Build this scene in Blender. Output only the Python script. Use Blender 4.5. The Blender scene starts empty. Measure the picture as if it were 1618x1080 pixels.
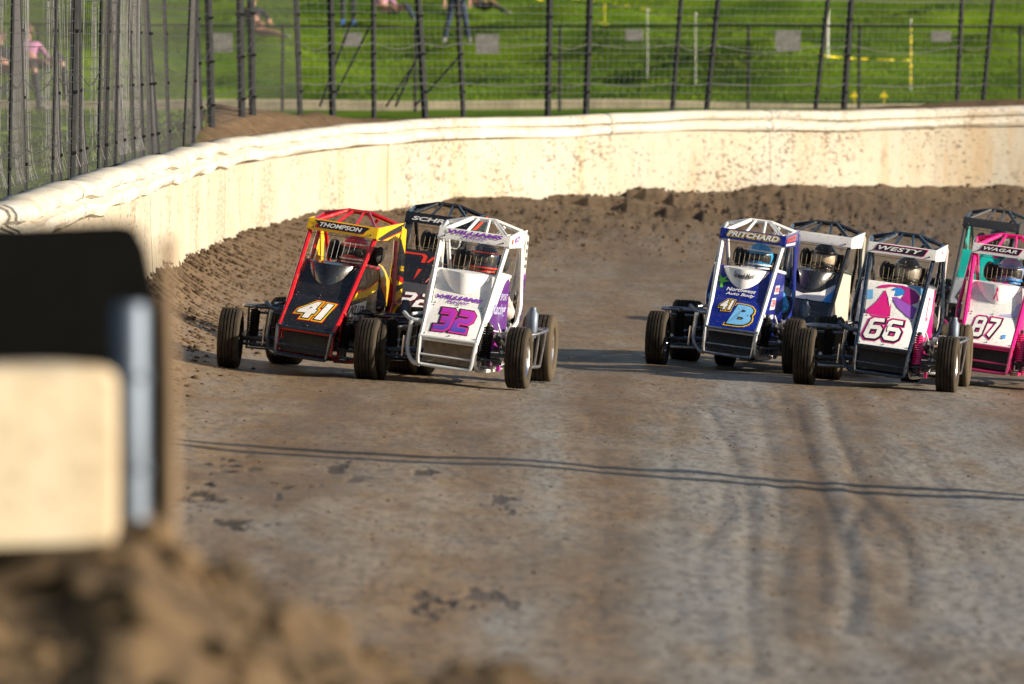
import bpy, math, random
import numpy as np
from mathutils import Vector, Matrix
random.seed(7); rng = np.random.default_rng(7)
R = math.radians
sc = bpy.context.scene
COL = sc.collection
# ---------------------------------------------------------------- camera, world, sun
F = 12000.0; PITCH = math.atan(420/F); CH = 2.4
cd = bpy.data.cameras.new('camera'); cam = bpy.data.objects.new('camera', cd); COL.objects.link(cam)
cam.location = (0, 0, CH); cam.rotation_euler = (math.pi/2-PITCH, 0, 0)
cd.sensor_width = 36; cd.lens = F/1618*36; cd.clip_start = 1; cd.clip_end = 2000
cd.dof.use_dof = True; cd.dof.focus_distance = 61; cd.dof.aperture_fstop = 4.4
sc.camera = cam
SUN_EL, SUN_AZ = R(17), R(10)      # az: from +X (viewer's right) towards the camera
sd = Vector((math.cos(SUN_EL)*math.cos(SUN_AZ), -math.cos(SUN_EL)*math.sin(SUN_AZ), math.sin(SUN_EL)))
w = bpy.data.worlds.new('World'); sc.world = w; w.use_nodes = True
nt = w.node_tree; sky = nt.nodes.new('ShaderNodeTexSky'); sky.sky_type = 'NISHITA'; sky.sun_disc = False
sky.sun_elevation = SUN_EL; sky.sun_rotation = math.atan2(sd.x, sd.y)
nt.links.new(sky.outputs[0], nt.nodes['Background'].inputs[0]); nt.nodes['Background'].inputs[1].default_value = 0.05
sl = bpy.data.lights.new('sun', 'SUN'); sl.energy = 5.0; sl.angle = R(0.5); sl.color = (1.0, .87, .69)
so = bpy.data.objects.new('sun', sl); COL.objects.link(so); so.rotation_euler = sd.to_track_quat('Z', 'Y').to_euler()
sc.view_settings.view_transform = 'Standard'; sc.view_settings.look = 'None'
sc.view_settings.exposure = .93; sc.view_settings.gamma = 1

def at(px, py, Y):
    """point seen at pixel (px,py) of the 1618x1080 photo at world depth Y"""
    cp, sp = math.cos(PITCH), math.sin(PITCH)
    a = (px-809)/F; b = -(py-540)/F
    d = Vector((a, cp+b*sp, -sp+b*cp)); k = Y/d.y
    return Vector((d.x*k, Y, CH+d.z*k))
def proj(p):
    cp, sp = math.cos(PITCH), math.sin(PITCH)
    dy, dz = p[1], p[2]-CH
    de = dy*cp-dz*sp; up = dy*sp+dz*cp
    return 809+F*p[0]/de, 540-F*up/de

# ---------------------------------------------------------------- helpers
def tag(o, label=None, cat=None, group=None, kind=None):
    if label: o['label'] = label
    if cat: o['category'] = cat
    if group: o['group'] = group
    if kind: o['kind'] = kind
    return o
def empty(name, loc=(0, 0, 0)):
    o = bpy.data.objects.new(name, None); o.location = loc; o.empty_display_size = .2; COL.objects.link(o); return o
class MB:
    def __init__(s): s.v = []; s.f = []; s.m = []; s.mi = 0
    def quadgrid(s, rows, closed=False, smooth=True):
        n = len(rows[0]); b = len(s.v)
        for r in rows: s.v += [tuple(p) for p in r]
        for i in range(len(rows)-1):
            for j in range(n if closed else n-1):
                k = (j+1) % n
                s.f.append((b+i*n+j, b+i*n+k, b+(i+1)*n+k, b+(i+1)*n+j)); s.m.append(s.mi)
        return b, n
    def tube(s, pts, r, n=8, rnd=0, closed=False):
        pts = [Vector(p) for p in pts]
        for _ in range(rnd):
            q = [pts[0]]
            for a, c in zip(pts[:-1], pts[1:]):
                q += [a.lerp(c, .22), a.lerp(c, .78)]
            q.append(pts[-1]); pts = q
        rr = r if isinstance(r, (list, tuple)) else [r]*len(pts)
        if len(rr) != len(pts): rr = [rr[0]+(rr[-1]-rr[0])*i/(len(pts)-1) for i in range(len(pts))]
        rows = []; up = None
        for i, p in enumerate(pts):
            t = (pts[min(i+1, len(pts)-1)]-pts[max(i-1, 0)])
            if t.length < 1e-9: t = Vector((0, 0, 1))
            t.normalize()
            if up is None: up = Vector((0, 0, 1)) if abs(t.z) < .9 else Vector((0, 1, 0))
            a = up.cross(t)
            if a.length < 1e-4: a = Vector((1, 0, 0)).cross(t)
            a.normalize(); b = t.cross(a); up = b
            rows.append([p+(a*math.cos(2*math.pi*k/n)+b*math.sin(2*math.pi*k/n))*rr[i] for k in range(n)])
        b0, _ = s.quadgrid(rows, True)
        s.f.append(tuple(b0+k for k in range(n))[::-1]); s.m.append(s.mi)
        e = b0+(len(rows)-1)*n
        s.f.append(tuple(e+k for k in range(n))); s.m.append(s.mi)
    def box(s, c, h, rot=None):
        b = len(s.v); c = Vector(c)
        for z in (-1, 1):
            for y in (-1, 1):
                for x in (-1, 1):
                    q = Vector((x*h[0], y*h[1], z*h[2]))
                    if rot is not None: q = rot @ q
                    s.v.append(tuple(c+q))
        for f in ((0, 2, 3, 1), (4, 5, 7, 6), (0, 1, 5, 4), (2, 6, 7, 3), (0, 4, 6, 2), (1, 3, 7, 5)):
            s.f.append(tuple(b+i for i in f)); s.m.append(s.mi)
    def slab(s, poly, off):
        """closed polygon of 3-D points, thickness vector off"""
        b = len(s.v); n = len(poly); off = Vector(off)
        s.v += [tuple(p) for p in poly]+[tuple(Vector(p)+off) for p in poly]
        s.f.append(tuple(range(b, b+n))); s.f.append(tuple(range(b+2*n-1, b+n-1, -1))); s.m += [s.mi]*2
        for i in range(n):
            j = (i+1) % n; s.f.append((b+j, b+i, b+n+i, b+n+j)); s.m.append(s.mi)
    def lathe(s, prof, n=40, axis='x', c=(0, 0, 0), tw=None):
        rows = []
        for (x, r) in prof:
            row = []
            for k in range(n):
                a = 2*math.pi*k/n
                if axis == 'x': row.append((c[0]+x, c[1]+r*math.cos(a), c[2]+r*math.sin(a)))
                else: row.append((c[0]+r*math.cos(a), c[1]+r*math.sin(a), c[2]+x))
            rows.append(row)
        s.quadgrid(rows, True)
    def ell(s, c, r, n=12, m=8, rot=None):
        c = Vector(c); rows = []
        for i in range(m+1):
            t = math.pi*i/m; row = []
            for k in range(n):
                a = 2*math.pi*k/n
                q = Vector((r[0]*math.sin(t)*math.cos(a), r[1]*math.sin(t)*math.sin(a), r[2]*math.cos(t)))
                if rot is not None: q = rot @ q
                row.append(c+q)
            rows.append(row)
        s.quadgrid(rows, True)
    def build(s, name, mats, parent=None, smooth=False, T=None, loc=None, rot=None):
        if not isinstance(mats, (list, tuple)): mats = [mats]
        me = bpy.data.meshes.new(name)
        v = s.v if T is None else [T(p) for p in s.v]
        me.from_pydata([tuple(p) for p in v], [], s.f)
        for m in mats: me.materials.append(m)
        if len(mats) > 1: me.polygons.foreach_set('material_index', s.m)
        if smooth:
            me.shade_smooth()
            try: me.set_sharp_from_angle(angle=R(40))
            except Exception: pass
        me.update()
        o = bpy.data.objects.new(name, me); COL.objects.link(o)
        if parent: o.parent = parent
        if loc is not None: o.location = loc
        if rot is not None: o.rotation_euler = rot
        return o
def npmesh(name, V, Fc, mats, smooth=True):
    me = bpy.data.meshes.new(name); V = np.asarray(V, np.float32); Fc = np.asarray(Fc, np.int32)
    k = Fc.shape[1]
    me.vertices.add(len(V)); me.vertices.foreach_set('co', V.ravel())
    me.loops.add(Fc.size); me.loops.foreach_set('vertex_index', Fc.ravel())
    me.polygons.add(len(Fc)); me.polygons.foreach_set('loop_start', np.arange(0, Fc.size, k, dtype=np.int32))
    me.update(calc_edges=True); me.validate()
    for m in (mats if isinstance(mats, (list, tuple)) else [mats]): me.materials.append(m)
    if smooth: me.shade_smooth()
    o = bpy.data.objects.new(name, me); COL.objects.link(o); return o

# ---------------------------------------------------------------- materials
class NT:
    def __init__(s, name):
        s.mat = bpy.data.materials.new(name); s.mat.use_nodes = True; s.t = s.mat.node_tree
        s.p = s.t.nodes['Principled BSDF']
    def n(s, typ, **k):
        nd = s.t.nodes.new('ShaderNode'+typ)
        for a, b in k.items(): setattr(nd, a, b)
        return nd
    def l(s, a, b): s.t.links.new(a, b)
    def coord(s, scale=(1, 1, 1), which='Object', rot=(0, 0, 0)):
        c = s.n('TexCoord'); m = s.n('Mapping'); m.inputs['Scale'].default_value = scale; m.inputs['Rotation'].default_value = rot
        s.l(c.outputs[which], m.inputs['Vector']); return m.outputs[0]
    def noise(s, vec, scale, detail=4, rough=.55, dist=0):
        n = s.n('TexNoise'); n.inputs['Scale'].default_value = scale; n.inputs['Detail'].default_value = detail
        n.inputs['Roughness'].default_value = rough; n.inputs['Distortion'].default_value = dist
        s.l(vec, n.inputs['Vector']); return n.outputs['Fac']
    def ramp(s, fac, a, b, ca=0, cb=1):
        r = s.n('MapRange'); r.inputs[1].default_value = a; r.inputs[2].default_value = b
        r.inputs[3].default_value = ca; r.inputs[4].default_value = cb; r.clamp = True
        s.l(fac, r.inputs[0]); return r.outputs[0]
    def mix(s, fac, a, b):
        m = s.n('Mix', data_type='RGBA')
        for i, x in ((6, a), (7, b)):
            if isinstance(x, tuple): m.inputs[i].default_value = (*x[:3], 1)
            else: s.l(x, m.inputs[i])
        if isinstance(fac, (int, float)): m.inputs[0].default_value = fac
        else: s.l(fac, m.inputs[0])
        return m.outputs[2]
    def math(s, op, a, b=0):
        m = s.n('Math', operation=op)
        for i, x in ((0, a), (1, b)):
            if isinstance(x, (int, float)): m.inputs[i].default_value = x
            else: s.l(x, m.inputs[i])
        return m.outputs[0]
    def bump(s, h, strength=.5, dist=.02):
        b = s.n('Bump'); b.inputs['Strength'].default_value = strength; b.inputs['Distance'].default_value = dist
        s.l(h, b.inputs['Height']); s.l(b.outputs[0], s.p.inputs['Normal'])
    def base(s, c, rough=.6, metal=0, coat=0):
        if isinstance(c, tuple): s.p.inputs['Base Color'].default_value = (*c[:3], 1)
        else: s.l(c, s.p.inputs['Base Color'])
        if isinstance(rough, (int, float)): s.p.inputs['Roughness'].default_value = rough
        else: s.l(rough, s.p.inputs['Roughness'])
        s.p.inputs['Metallic'].default_value = metal; s.p.inputs['Coat Weight'].default_value = coat
        s.p.inputs['Coat Roughness'].default_value = .08
        return s.mat
DIRT = (.16, .105, .06)
def paint(name, c, rough=.32, coat=.6, metal=0, dirt=.5):
    m = NT(name); v = m.coord()
    a = m.ramp(m.noise(v, 7, 5, .65), .52, .74, 0, .32*dirt); b = m.ramp(m.noise(v, 48, 3, .6), .60, .66, 0, .8*dirt)
    f = m.math('MAXIMUM', a, b)
    return m.base(m.mix(f, c, DIRT), m.ramp(f, 0, .6, rough, .8), metal, coat)
_P = {}
def P(c, name=None, **k):
    key = (c, tuple(sorted(k.items())))
    if key not in _P: _P[key] = paint(name or 'paint', c, **k)
    return _P[key]
WHITE, BLACK, RED, YEL = (.80, .80, .80), (.012, .012, .014), (.50, .004, .010), (.85, .52, .004)
BLUE, LBLUE, NAVY, PURP = (.001, .012, .22), (.03, .28, .75), (.012, .03, .07), (.10, .02, .20)
PINK, MAG, TEAL, GREEN, GOLD = (.80, .006, .20), (.66, .006, .22), (.003, .50, .44), (.12, .55, .05), (.42, .27, .10)
M = {}
def simple(n, c, rough=.6, metal=0, ns=20, amt=.3, coat=0, bump=0):
    m = NT(n); v = m.coord(); nz = m.noise(v, ns, 4)
    d = tuple(x*(1-amt) for x in c); u = tuple(min(1, x*(1+amt)) for x in c)
    if bump: m.bump(nz, bump, .01)
    M[n] = m.base(m.mix(m.ramp(nz, .3, .7), d, u), rough, metal, coat); return M[n]
simple('steel', (.42, .42, .44), .35, 1); simple('chrome', (.75, .75, .77), .16, 1, amt=.1)
simple('dark_steel', (.06, .062, .07), .45, .6); simple('black_rubber', (.006, .006, .006), .8); simple('guard_wire', (.20, .16, .10), .6, .3); simple('mound_soil', (.085, .055, .027), .95, ns=9, amt=.75, bump=.8)
simple('black_cloth', (.02, .02, .022), .9, ns=60); simple('engine_metal', (.12, .12, .125), .4, .8, ns=40, amt=.6)
simple('rust_pipe', (.20, .13, .11), .5, .8, ns=30, amt=.5); simple('radiator', (.03, .03, .032), .6, .3, ns=90, amt=.7)
simple('tan_pan', (.20, .15, .10), .7, 0); simple('skin', (.50, .27, .19), .55, ns=30, amt=.1)
simple('jeans', (.02, .035, .09), .9, ns=50); simple('dark_shirt', (.02, .025, .035), .9); simple('pink_shirt', (.55, .25, .45), .85)
simple('teal_shirt', (.02, .28, .40), .85); simple('blue_shirt', (.02, .10, .40), .85); simple('hair', (.09, .045, .02), .7, ns=80, amt=.5)
simple('white_cloth', (.75, .75, .72), .8); simple('grey_cloth', (.22, .22, .22), .85)
simple('fence_post', (.022, .024, .028), .5, .5, ns=15); simple('fence_wire', (.04, .042, .048), .55, .4, amt=.2)
simple('netting', (.12, .125, .135), .6, .2); simple('mesh_wire', (.05, .05, .055), .5, .7, amt=.2)
simple('grey_plate', (.30, .28, .28), .7, ns=12); simple('tape', (.85, .66, .01), .6, amt=.1); simple('stake', (.55, .55, .5), .7)
simple('concrete', (.50, .42, .30), .85, ns=3, amt=.25, bump=.3); simple('galvanised', (.12, .15, .20), .55, .6, ns=8, amt=.25)
simple('plywood', (.17, .115, .065), .8, ns=5, amt=.2); simple('visor_glass', (.05, .05, .05), .08, .3)
# tyre: dusty, paler on shoulders
m = NT('tyre_rubber'); v = m.coord(); nz = m.noise(v, 14, 4, .6); sx = m.n('SeparateXYZ'); m.l(v, sx.inputs[0])
ed = m.ramp(m.math('ABSOLUTE', sx.outputs[0]), .055, .10, 0, .5)
f = m.math('MAXIMUM', ed, m.ramp(nz, .35, .85, .03, .34))
M['tyre'] = m.base(m.mix(f, (.014, .013, .012), (.15, .115, .075)), .9); m.p.inputs['Specular IOR Level'].default_value = .15
# gradient number paint (purple top to blue foot)
m = NT('purple_blue_fade'); v = m.coord(); sx = m.n('SeparateXYZ'); m.l(v, sx.inputs[0])
M['fade'] = m.base(m.mix(m.ramp(sx.outputs[2], .42, .54), (.05, .07, .42), (.40, .03, .42)), .3, 0, .6)
# barrier wall paint: cream with brown stains and thrown mud
def wallmat(name, c, splat, streak):
    m = NT(name); v = m.coord()
    big = m.noise(v, 1.1, 6, .6); st = m.noise(m.coord((3.5, 3.5, .35)), 1.2, 6, .65)
    fl = m.noise(m.coord((1, 1, 1.6)), 15, 3, .55); dens = m.noise(v, .7, 3)
    fl2 = m.noise(v, 5, 5, .6)
    c1 = m.mix(m.ramp(big, .4, .7, 0, .5), c, tuple(a*b for a, b in zip(c, (.95, .82, .62))))
    c2 = m.mix(m.ramp(st, .50, .66, 0, streak), c1, (.42, .30, .17))
    thr = m.math('SUBTRACT', fl, m.ramp(dens, .38, .62, .10, -.03))
    f = m.math('MAXIMUM', m.ramp(thr, .55, .60, 0, splat), m.ramp(fl2, .60, .68, 0, splat*.45))
    zz = m.n('SeparateXYZ'); m.l(v, zz.inputs[0])
    m.bump(m.noise(v, 8, 5), .4, .02)
    return m.base(m.mix(f, c2, (.085, .052, .03)), .7)
M['wall'] = wallmat('cream_wall_paint', (.44, .405, .335), .75, .7)
M['cap'] = wallmat('cream_cap_paint', (.56, .545, .495), .45, .45)
M['near_wall'] = wallmat('cream_block_paint', (.46, .42, .33), .25, .5)
# packed clay
m = NT('packed_clay'); v = m.coord()
big = m.noise(m.coord((.55, .16, 1)), 1.0, 5, .6); mid = m.noise(m.coord((1.3, .45, 1)), 1.8, 6, .65)
fine = m.noise(m.coord((1, .24, 1)), 15, 5, .72); speck = m.noise(m.coord((1, .30, 1)), 20, 3, .6); gate = m.noise(m.coord((.6, .3, 1)), .9, 4)
at1 = m.n('Attribute', attribute_name='mark'); churn = m.n('Attribute', attribute_name='churn')
c = m.mix(m.ramp(mid, .35, .68), (.19, .120, .056), (.28, .190, .100))
c = m.mix(m.ramp(m.math('MULTIPLY', m.ramp(big, .38, .60), m.ramp(mid, .3, .55)), .1, .9, 0, .35), c, (.255, .248, .225))  # grey patches paint the sky's sheen on packed clay
lane = m.noise(m.coord((1.1, .05, 1)), 1.3, 5, .6)
sy = m.n('SeparateXYZ'); m.l(v, sy.inputs[0]); far = m.ramp(sy.outputs[1], 48, 70, 0, 1)
c = m.mix(m.math('MULTIPLY', m.ramp(lane, .50, .66, 0, .6), m.math('SUBTRACT', 1, m.math('MULTIPLY', far, .7))), c, (.275, .27, .25)); c = m.mix(m.ramp(lane, .48, .34, 0, .45), c, (.15, .090, .042))
c = m.mix(m.math('MULTIPLY', far, .5), c, (.165, .112, .062))
at2 = m.n('Attribute', attribute_name='cool'); at3 = m.n('Attribute', attribute_name='damp')
c = m.mix(m.math('MULTIPLY', at2.outputs['Fac'], .75), c, (.255, .255, .25)); c = m.mix(m.math('MULTIPLY', at3.outputs['Fac'], .75), c, (.125, .077, .036))  # cool bands carry sky reflection as colour
c = m.mix(m.ramp(fine, .47, .60, 0, .58), c, (.085, .064, .044))
sp = m.math('MULTIPLY', m.ramp(speck, .57, .62), m.ramp(gate, .42, .62, .1, 1))
c = m.mix(m.math('MULTIPLY', sp, .75), c, (.05, .04, .035))
c = m.mix(m.math('MULTIPLY', churn.outputs['Fac'], .85), c, m.mix(m.ramp(m.noise(v, 9, 5, .7), .35, .7), (.065, .041, .022), (.14, .09, .049)))
c = m.mix(at1.outputs['Fac'], c, (.010, .008, .008))
m.bump(m.math('ADD', m.noise(m.coord((1, .5, 1)), 16, 6, .7), m.math('MULTIPLY', fine, .6)), .38, .025)
rg = m.math('MAXIMUM', m.ramp(mid, .35, .7, .62, .40), m.math('MULTIPLY', m.math('MAXIMUM', at1.outputs['Fac'], churn.outputs['Fac']), .9))
M['clay'] = m.base(c, rg); m.p.inputs['Specular IOR Level'].default_value = .35
m = NT('loose_soil'); v = m.coord()
M['soil'] = m.base(m.mix(m.ramp(m.noise(v, 6, 6, .7), .3, .7), (.06, .038, .021), (.145, .093, .050)), .95)
m.bump(m.noise(v, 14, 6, .75), 1, .05)
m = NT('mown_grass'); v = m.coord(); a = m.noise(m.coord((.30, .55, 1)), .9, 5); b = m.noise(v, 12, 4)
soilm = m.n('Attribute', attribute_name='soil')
g = m.mix(m.ramp(a, .35, .7), (.026, .075, .003), (.11, .185, .003)); g = m.mix(m.ramp(b, .4, .7, 0, .4), g, (.14, .21, .005))  # dark bands in this green stand in for shadows across the slope
g = m.mix(soilm.outputs['Fac'], g, m.mix(m.ramp(m.noise(v, 7, 6, .7), .3, .7), (.08, .05, .03), (.20, .14, .085)))
m.bump(m.noise(m.coord((.6, 1.4, 1)), 5, 5, .6), .45, .05)
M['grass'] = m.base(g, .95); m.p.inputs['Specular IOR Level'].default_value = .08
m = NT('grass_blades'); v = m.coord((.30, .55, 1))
M['blade'] = m.base(m.mix(m.ramp(m.noise(v, .9, 5), .35, .7), (.032, .085, .003), (.14, .225, .004)), .75)  # blades repeat the slope's painted shade bands
m.p.inputs['Specular IOR Level'].default_value = .1

# ---------------------------------------------------------------- value noise
_T = rng.random((256, 256)).astype(np.float32)
def vn(x, y):
    xi = np.floor(x).astype(int); yi = np.floor(y).astype(int); fx = x-xi; fy = y-yi
    fx = fx*fx*(3-2*fx); fy = fy*fy*(3-2*fy)
    g = lambda a, b: _T[a % 256, b % 256]
    return (g(xi, yi)*(1-fx)+g(xi+1, yi)*fx)*(1-fy)+(g(xi, yi+1)*(1-fx)+g(xi+1, yi+1)*fx)*fy-.5
def fbm(x, y, o=4):
    s = 0; a = 1
    for i in range(o): s = s+a*vn(x*2**i+17*i, y*2**i+31*i); a *= .5
    return s

# ---------------------------------------------------------------- wall path (px, depth) -> world
WP = [(-60, 12), (-60, 20), (-210, 30), (-110, 40), (0, 48), (100, 56), (240, 69), (368, 84), (480, 91), (600, 95), (870, 99), (1300, 102), (1618, 103.5)]
wp = [((px-809)*d/F, d) for px, d in WP]
wp[0] = (-2.6, 18); wp[1] = (-3.0, 25); wp[2] = (-3.15, 33); wp[3] = (-3.2, 41)
wp += [(12, 104.0), (20, 103), (32, 99), (48, 88)]
def catmull(P_, n=14):
    out = []; P_ = [np.array(p, float) for p in P_]; P_ = [2*P_[0]-P_[1]]+P_+[2*P_[-1]-P_[-2]]
    for i in range(1, len(P_)-2):
        for k in range(n):
            t = k/n; a, b, c_, d = P_[i-1:i+3]
            out.append(.5*(2*b+(c_-a)*t+(2*a-5*b+4*c_-d)*t*t+(3*b-a-3*c_+d)*t**3))
    out.append(P_[-2]); return np.array(out)
raw = catmull(wp)
seg = np.r_[0, np.cumsum(np.hypot(*np.diff(raw, axis=0).T))]
NS = int(seg[-1]/.25); ts = np.linspace(0, seg[-1], NS)
PATH = np.c_[np.interp(ts, seg, raw[:, 0]), np.interp(ts, seg, raw[:, 1])]
tan = np.gradient(PATH, axis=0); tan /= np.hypot(*tan.T)[:, None]
OUT = np.c_[-tan[:, 1], tan[:, 0]]           # left of travel = outside of the track
PX = 809+F*PATH[:, 0]/PATH[:, 1]
PX[PATH[:, 1] < 48] = -1
SC = F/PATH[:, 1]
def tab(x, pts): return np.interp(x, [p[0] for p in pts], [p[1] for p in pts])
ytop = tab(PX, [(-1, 325), (0, 325), (100, 294), (190, 264), (260, 244), (346, 223), (400, 216), (500, 203), (600, 194), (700, 188), (870, 184), (1069, 174), (1300, 173), (1400, 172), (1618, 166), (2200, 158)])
ZT = CH-(ytop-120)/SC; ZT[PATH[:, 1] < 48] = ZT[np.argmax(PATH[:, 1] >= 48)]
ybs = tab(PX, [(-1, 500), (0, 490), (100, 460), (240, 415), (303, 393), (359, 367), (433, 346), (493, 335), (614, 329), (700, 309), (780, 309), (842, 319), (887, 296), (950, 312), (1006, 300), (1063, 304), (1182, 292), (1618, 295), (2200, 295)])
ZB = CH-(ybs-120)/SC; ZB[PATH[:, 1] < 48] = ZB[np.argmax(PATH[:, 1] >= 48)]
ridge = tab(PX, [(-1, -.05), (170, -.10), (255, .02), (300, .18), (420, .30), (477, .36), (560, .24), (680, .10), (900, .03), (1100, .03), (1300, .05), (1440, .08), (1530, .17), (1618, .16), (2200, .12)])
LW = tab(PX, [(-1, .35), (240, .4), (368, .9), (480, 2.0), (600, 3.2), (900, 4.2), (1618, 4.5)])
def sstep(a, b, x): t = np.clip((x-a)/(b-a), 0, 1); return t*t*(3-2*t)
def near(X, Y):
    X = np.atleast_1d(np.asarray(X, float)); Y = np.atleast_1d(np.asarray(Y, float))
    idx = np.empty(len(X), int); dd = np.empty(len(X))
    for s in range(0, len(X), 20000):
        q = (X[s:s+20000, None]-PATH[None, ::2, 0])**2+(Y[s:s+20000, None]-PATH[None, ::2, 1])**2
        k = q.argmin(1); idx[s:s+20000] = k*2; dd[s:s+20000] = q[np.arange(len(k)), k]**.5
    idx = np.minimum(idx, NS-1)
    side = (X-PATH[idx, 0])*OUT[idx, 0]+(Y-PATH[idx, 1])*OUT[idx, 1]
    return idx, np.where(side > 0, -dd, dd)
grooves = []
def ground0(X, Y):
    t = sstep(70, 98, Y)
    return -.055*np.clip(X, -6, 12)*(1-t)+.30*t
def ground(X, Y, detail=True):
    sh = np.shape(X); X = np.atleast_1d(np.asarray(X, float)).ravel(); Y = np.atleast_1d(np.asarray(Y, float)).ravel()
    z = ground0(X, Y); i, wd = near(X, Y)
    f = np.exp(-(np.maximum(wd, 0)/LW[i])**1.25)
    z = z+(ZB[i]-z)*f
    ch = np.clip(f*1.7, 0, 1)
    if detail:
        z = z+fbm(X*.9, Y*.35, 3)*.035+ch*(fbm(X*1.1, Y*.8, 2)*.06+fbm(X*5, Y*4, 3)*.035+np.abs(vn(X*9, Y*8))*.03)
    return z.reshape(sh), ch.reshape(sh)
def gz(x, y): return float(ground(np.array([x]), np.array([y]), False)[0][0])

# ---------------------------------------------------------------- track surface
def frust(pxs, Ys):
    A, B = np.meshgrid(pxs, Ys); return (A-809)*B/F, B
pxs = np.r_[np.linspace(-9000, -500, 30), np.linspace(-480, 2050, 860), np.linspace(2100, 14000, 45)]
inv = np.r_[np.linspace(1/4, 1/26, 40), np.linspace(1/25.8, 1/107, 720), np.linspace(1/108, 1/125, 8)]
X, Y = frust(pxs, 1/inv)
Z, CHN = ground(X, Y)
Zf = Z.ravel(); Xf = X.ravel(); Yf = Y.ravel()
mark = np.zeros(len(Xf))
def groundpt(px, py):
    for yy in np.arange(20, 110, .05):
        x = (px-809)*yy/F
        if proj((x, yy, -.055*x*(1-float(sstep(70, 98, yy)))))[1] <= py: return x, yy
    return x, yy
TR = [([(1190, 610), (1215, 690), (1235, 790), (1228, 880), (1222, 1000)], .5),
      ([(1262, 640), (1290, 740), (1335, 860), (1352, 930), (1340, 1000)], .9),
      ([(1305, 620), (1325, 680), (1362, 760), (1370, 800), (1340, 850), (1352, 920), (1345, 985)], .8),
      ([(1120, 640), (1180, 760), (1190, 860), (1190, 960), (1200, 1060)], .7),
      ([(1340, 760), (1420, 840), (1445, 900), (1440, 960)], .8),
      ([(1030, 880), (1110, 860), (1180, 800), (1250, 830)], .4),
      ([(1420, 640), (1500, 800), (1560, 950)], .35), ([(1235, 620), (1270, 720), (1300, 830), (1300, 950)], .5), ([(1160, 660), (1150, 780), (1110, 900), (1130, 1040)], .4), ([(1280, 800), (1240, 900), (1250, 1040)], .5), ([(1390, 700), (1480, 760), (1600, 900)], .3), ([(930, 650), (960, 800), (940, 1000)], .25), ([(1080, 640), (1060, 760), (1080, 900), (1060, 1060)], .3)]
for pts, amp in TR:
    W = [groundpt(*p) for p in pts]; C = catmull(W, 12)
    bd = np.full(len(Xf), 9.); 
    sel = np.where((Yf > C[:, 1].min()-2) & (Yf < C[:, 1].max()+2) & (Xf > C[:, 0].min()-.5) & (Xf < C[:, 0].max()+.5))[0]
    d2 = np.full(len(sel), 99.)
    for a, b in zip(C[:-1], C[1:]):
        ab = b-a; L = max((ab**2).sum(), 1e-9)
        t = np.clip(((Xf[sel]-a[0])*ab[0]+(Yf[sel]-a[1])*ab[1])/L, 0, 1)
        d2 = np.minimum(d2, np.hypot(Xf[sel]-a[0]-t*ab[0], Yf[sel]-a[1]-t*ab[1]))
    nm = .6+.8*(fbm(Xf[sel]*2, Yf[sel]*.7, 3)+.5)
    Zf[sel] += amp*nm*(-.0045*np.exp(-(d2/.045)**2)+.0025*np.exp(-((d2-.10)/.05)**2))
    mark[sel] = np.maximum(mark[sel], amp*.42*nm*np.exp(-(d2/.035)**2))
# cool-grey bands put sky sheen into the clay colour; damp brown lanes worn in
cool = np.zeros(len(Xf)); damp = np.zeros(len(Xf))
def band(arr, pts, wd_, amp):
    C = catmull([groundpt(*p) for p in pts], 10)
    xc = np.interp(Yf, C[::-1, 1] if C[0, 1] > C[-1, 1] else C[:, 1], C[::-1, 0] if C[0, 1] > C[-1, 1] else C[:, 0])
    g = amp*np.exp(-(np.abs(Xf-xc)/wd_)**2.2)*(Yf > C[:, 1].min()-4)*(Yf < C[:, 1].max()+3)
    np.maximum(arr, g, out=arr)
band(cool, [(1180, 600), (1150, 760), (1120, 900), (1090, 1070)], .34, 1); band(cool, [(1500, 620), (1560, 800), (1600, 1000)], .55, .8)
band(cool, [(1290, 640), (1330, 800), (1360, 1000)], .07, .7); band(cool, [(860, 600), (840, 760), (820, 1000)], .22, .6); band(cool, [(1390, 640), (1450, 800), (1490, 1000)], .10, .6)
band(damp, [(1250, 620), (1290, 800), (1270, 1000)], .16, .8); band(damp, [(1360, 640), (1400, 800), (1420, 1000)], .15, .8); band(damp, [(960, 620), (980, 800), (960, 1000)], .2, .7); band(damp, [(560, 620), (480, 740), (430, 860)], .45, .9); band(damp, [(640, 620), (760, 700), (800, 860)], .2, .6)
nr_ = fbm(Xf*1.3+9, Yf*.16, 5); n2_ = fbm(Xf*4, Yf*.8, 4)
cool = np.clip(cool*(1+n2_*1.2)+np.clip(nr_*2.2, 0, .9)*sstep(50, 38, Yf)*.9+np.clip(n2_*1.2-.25, 0, .5), 0, 1); damp = np.clip(damp*(.8+n2_*1.3)+np.clip(-nr_*1.8-.1, 0, .7), 0, 1)
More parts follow.
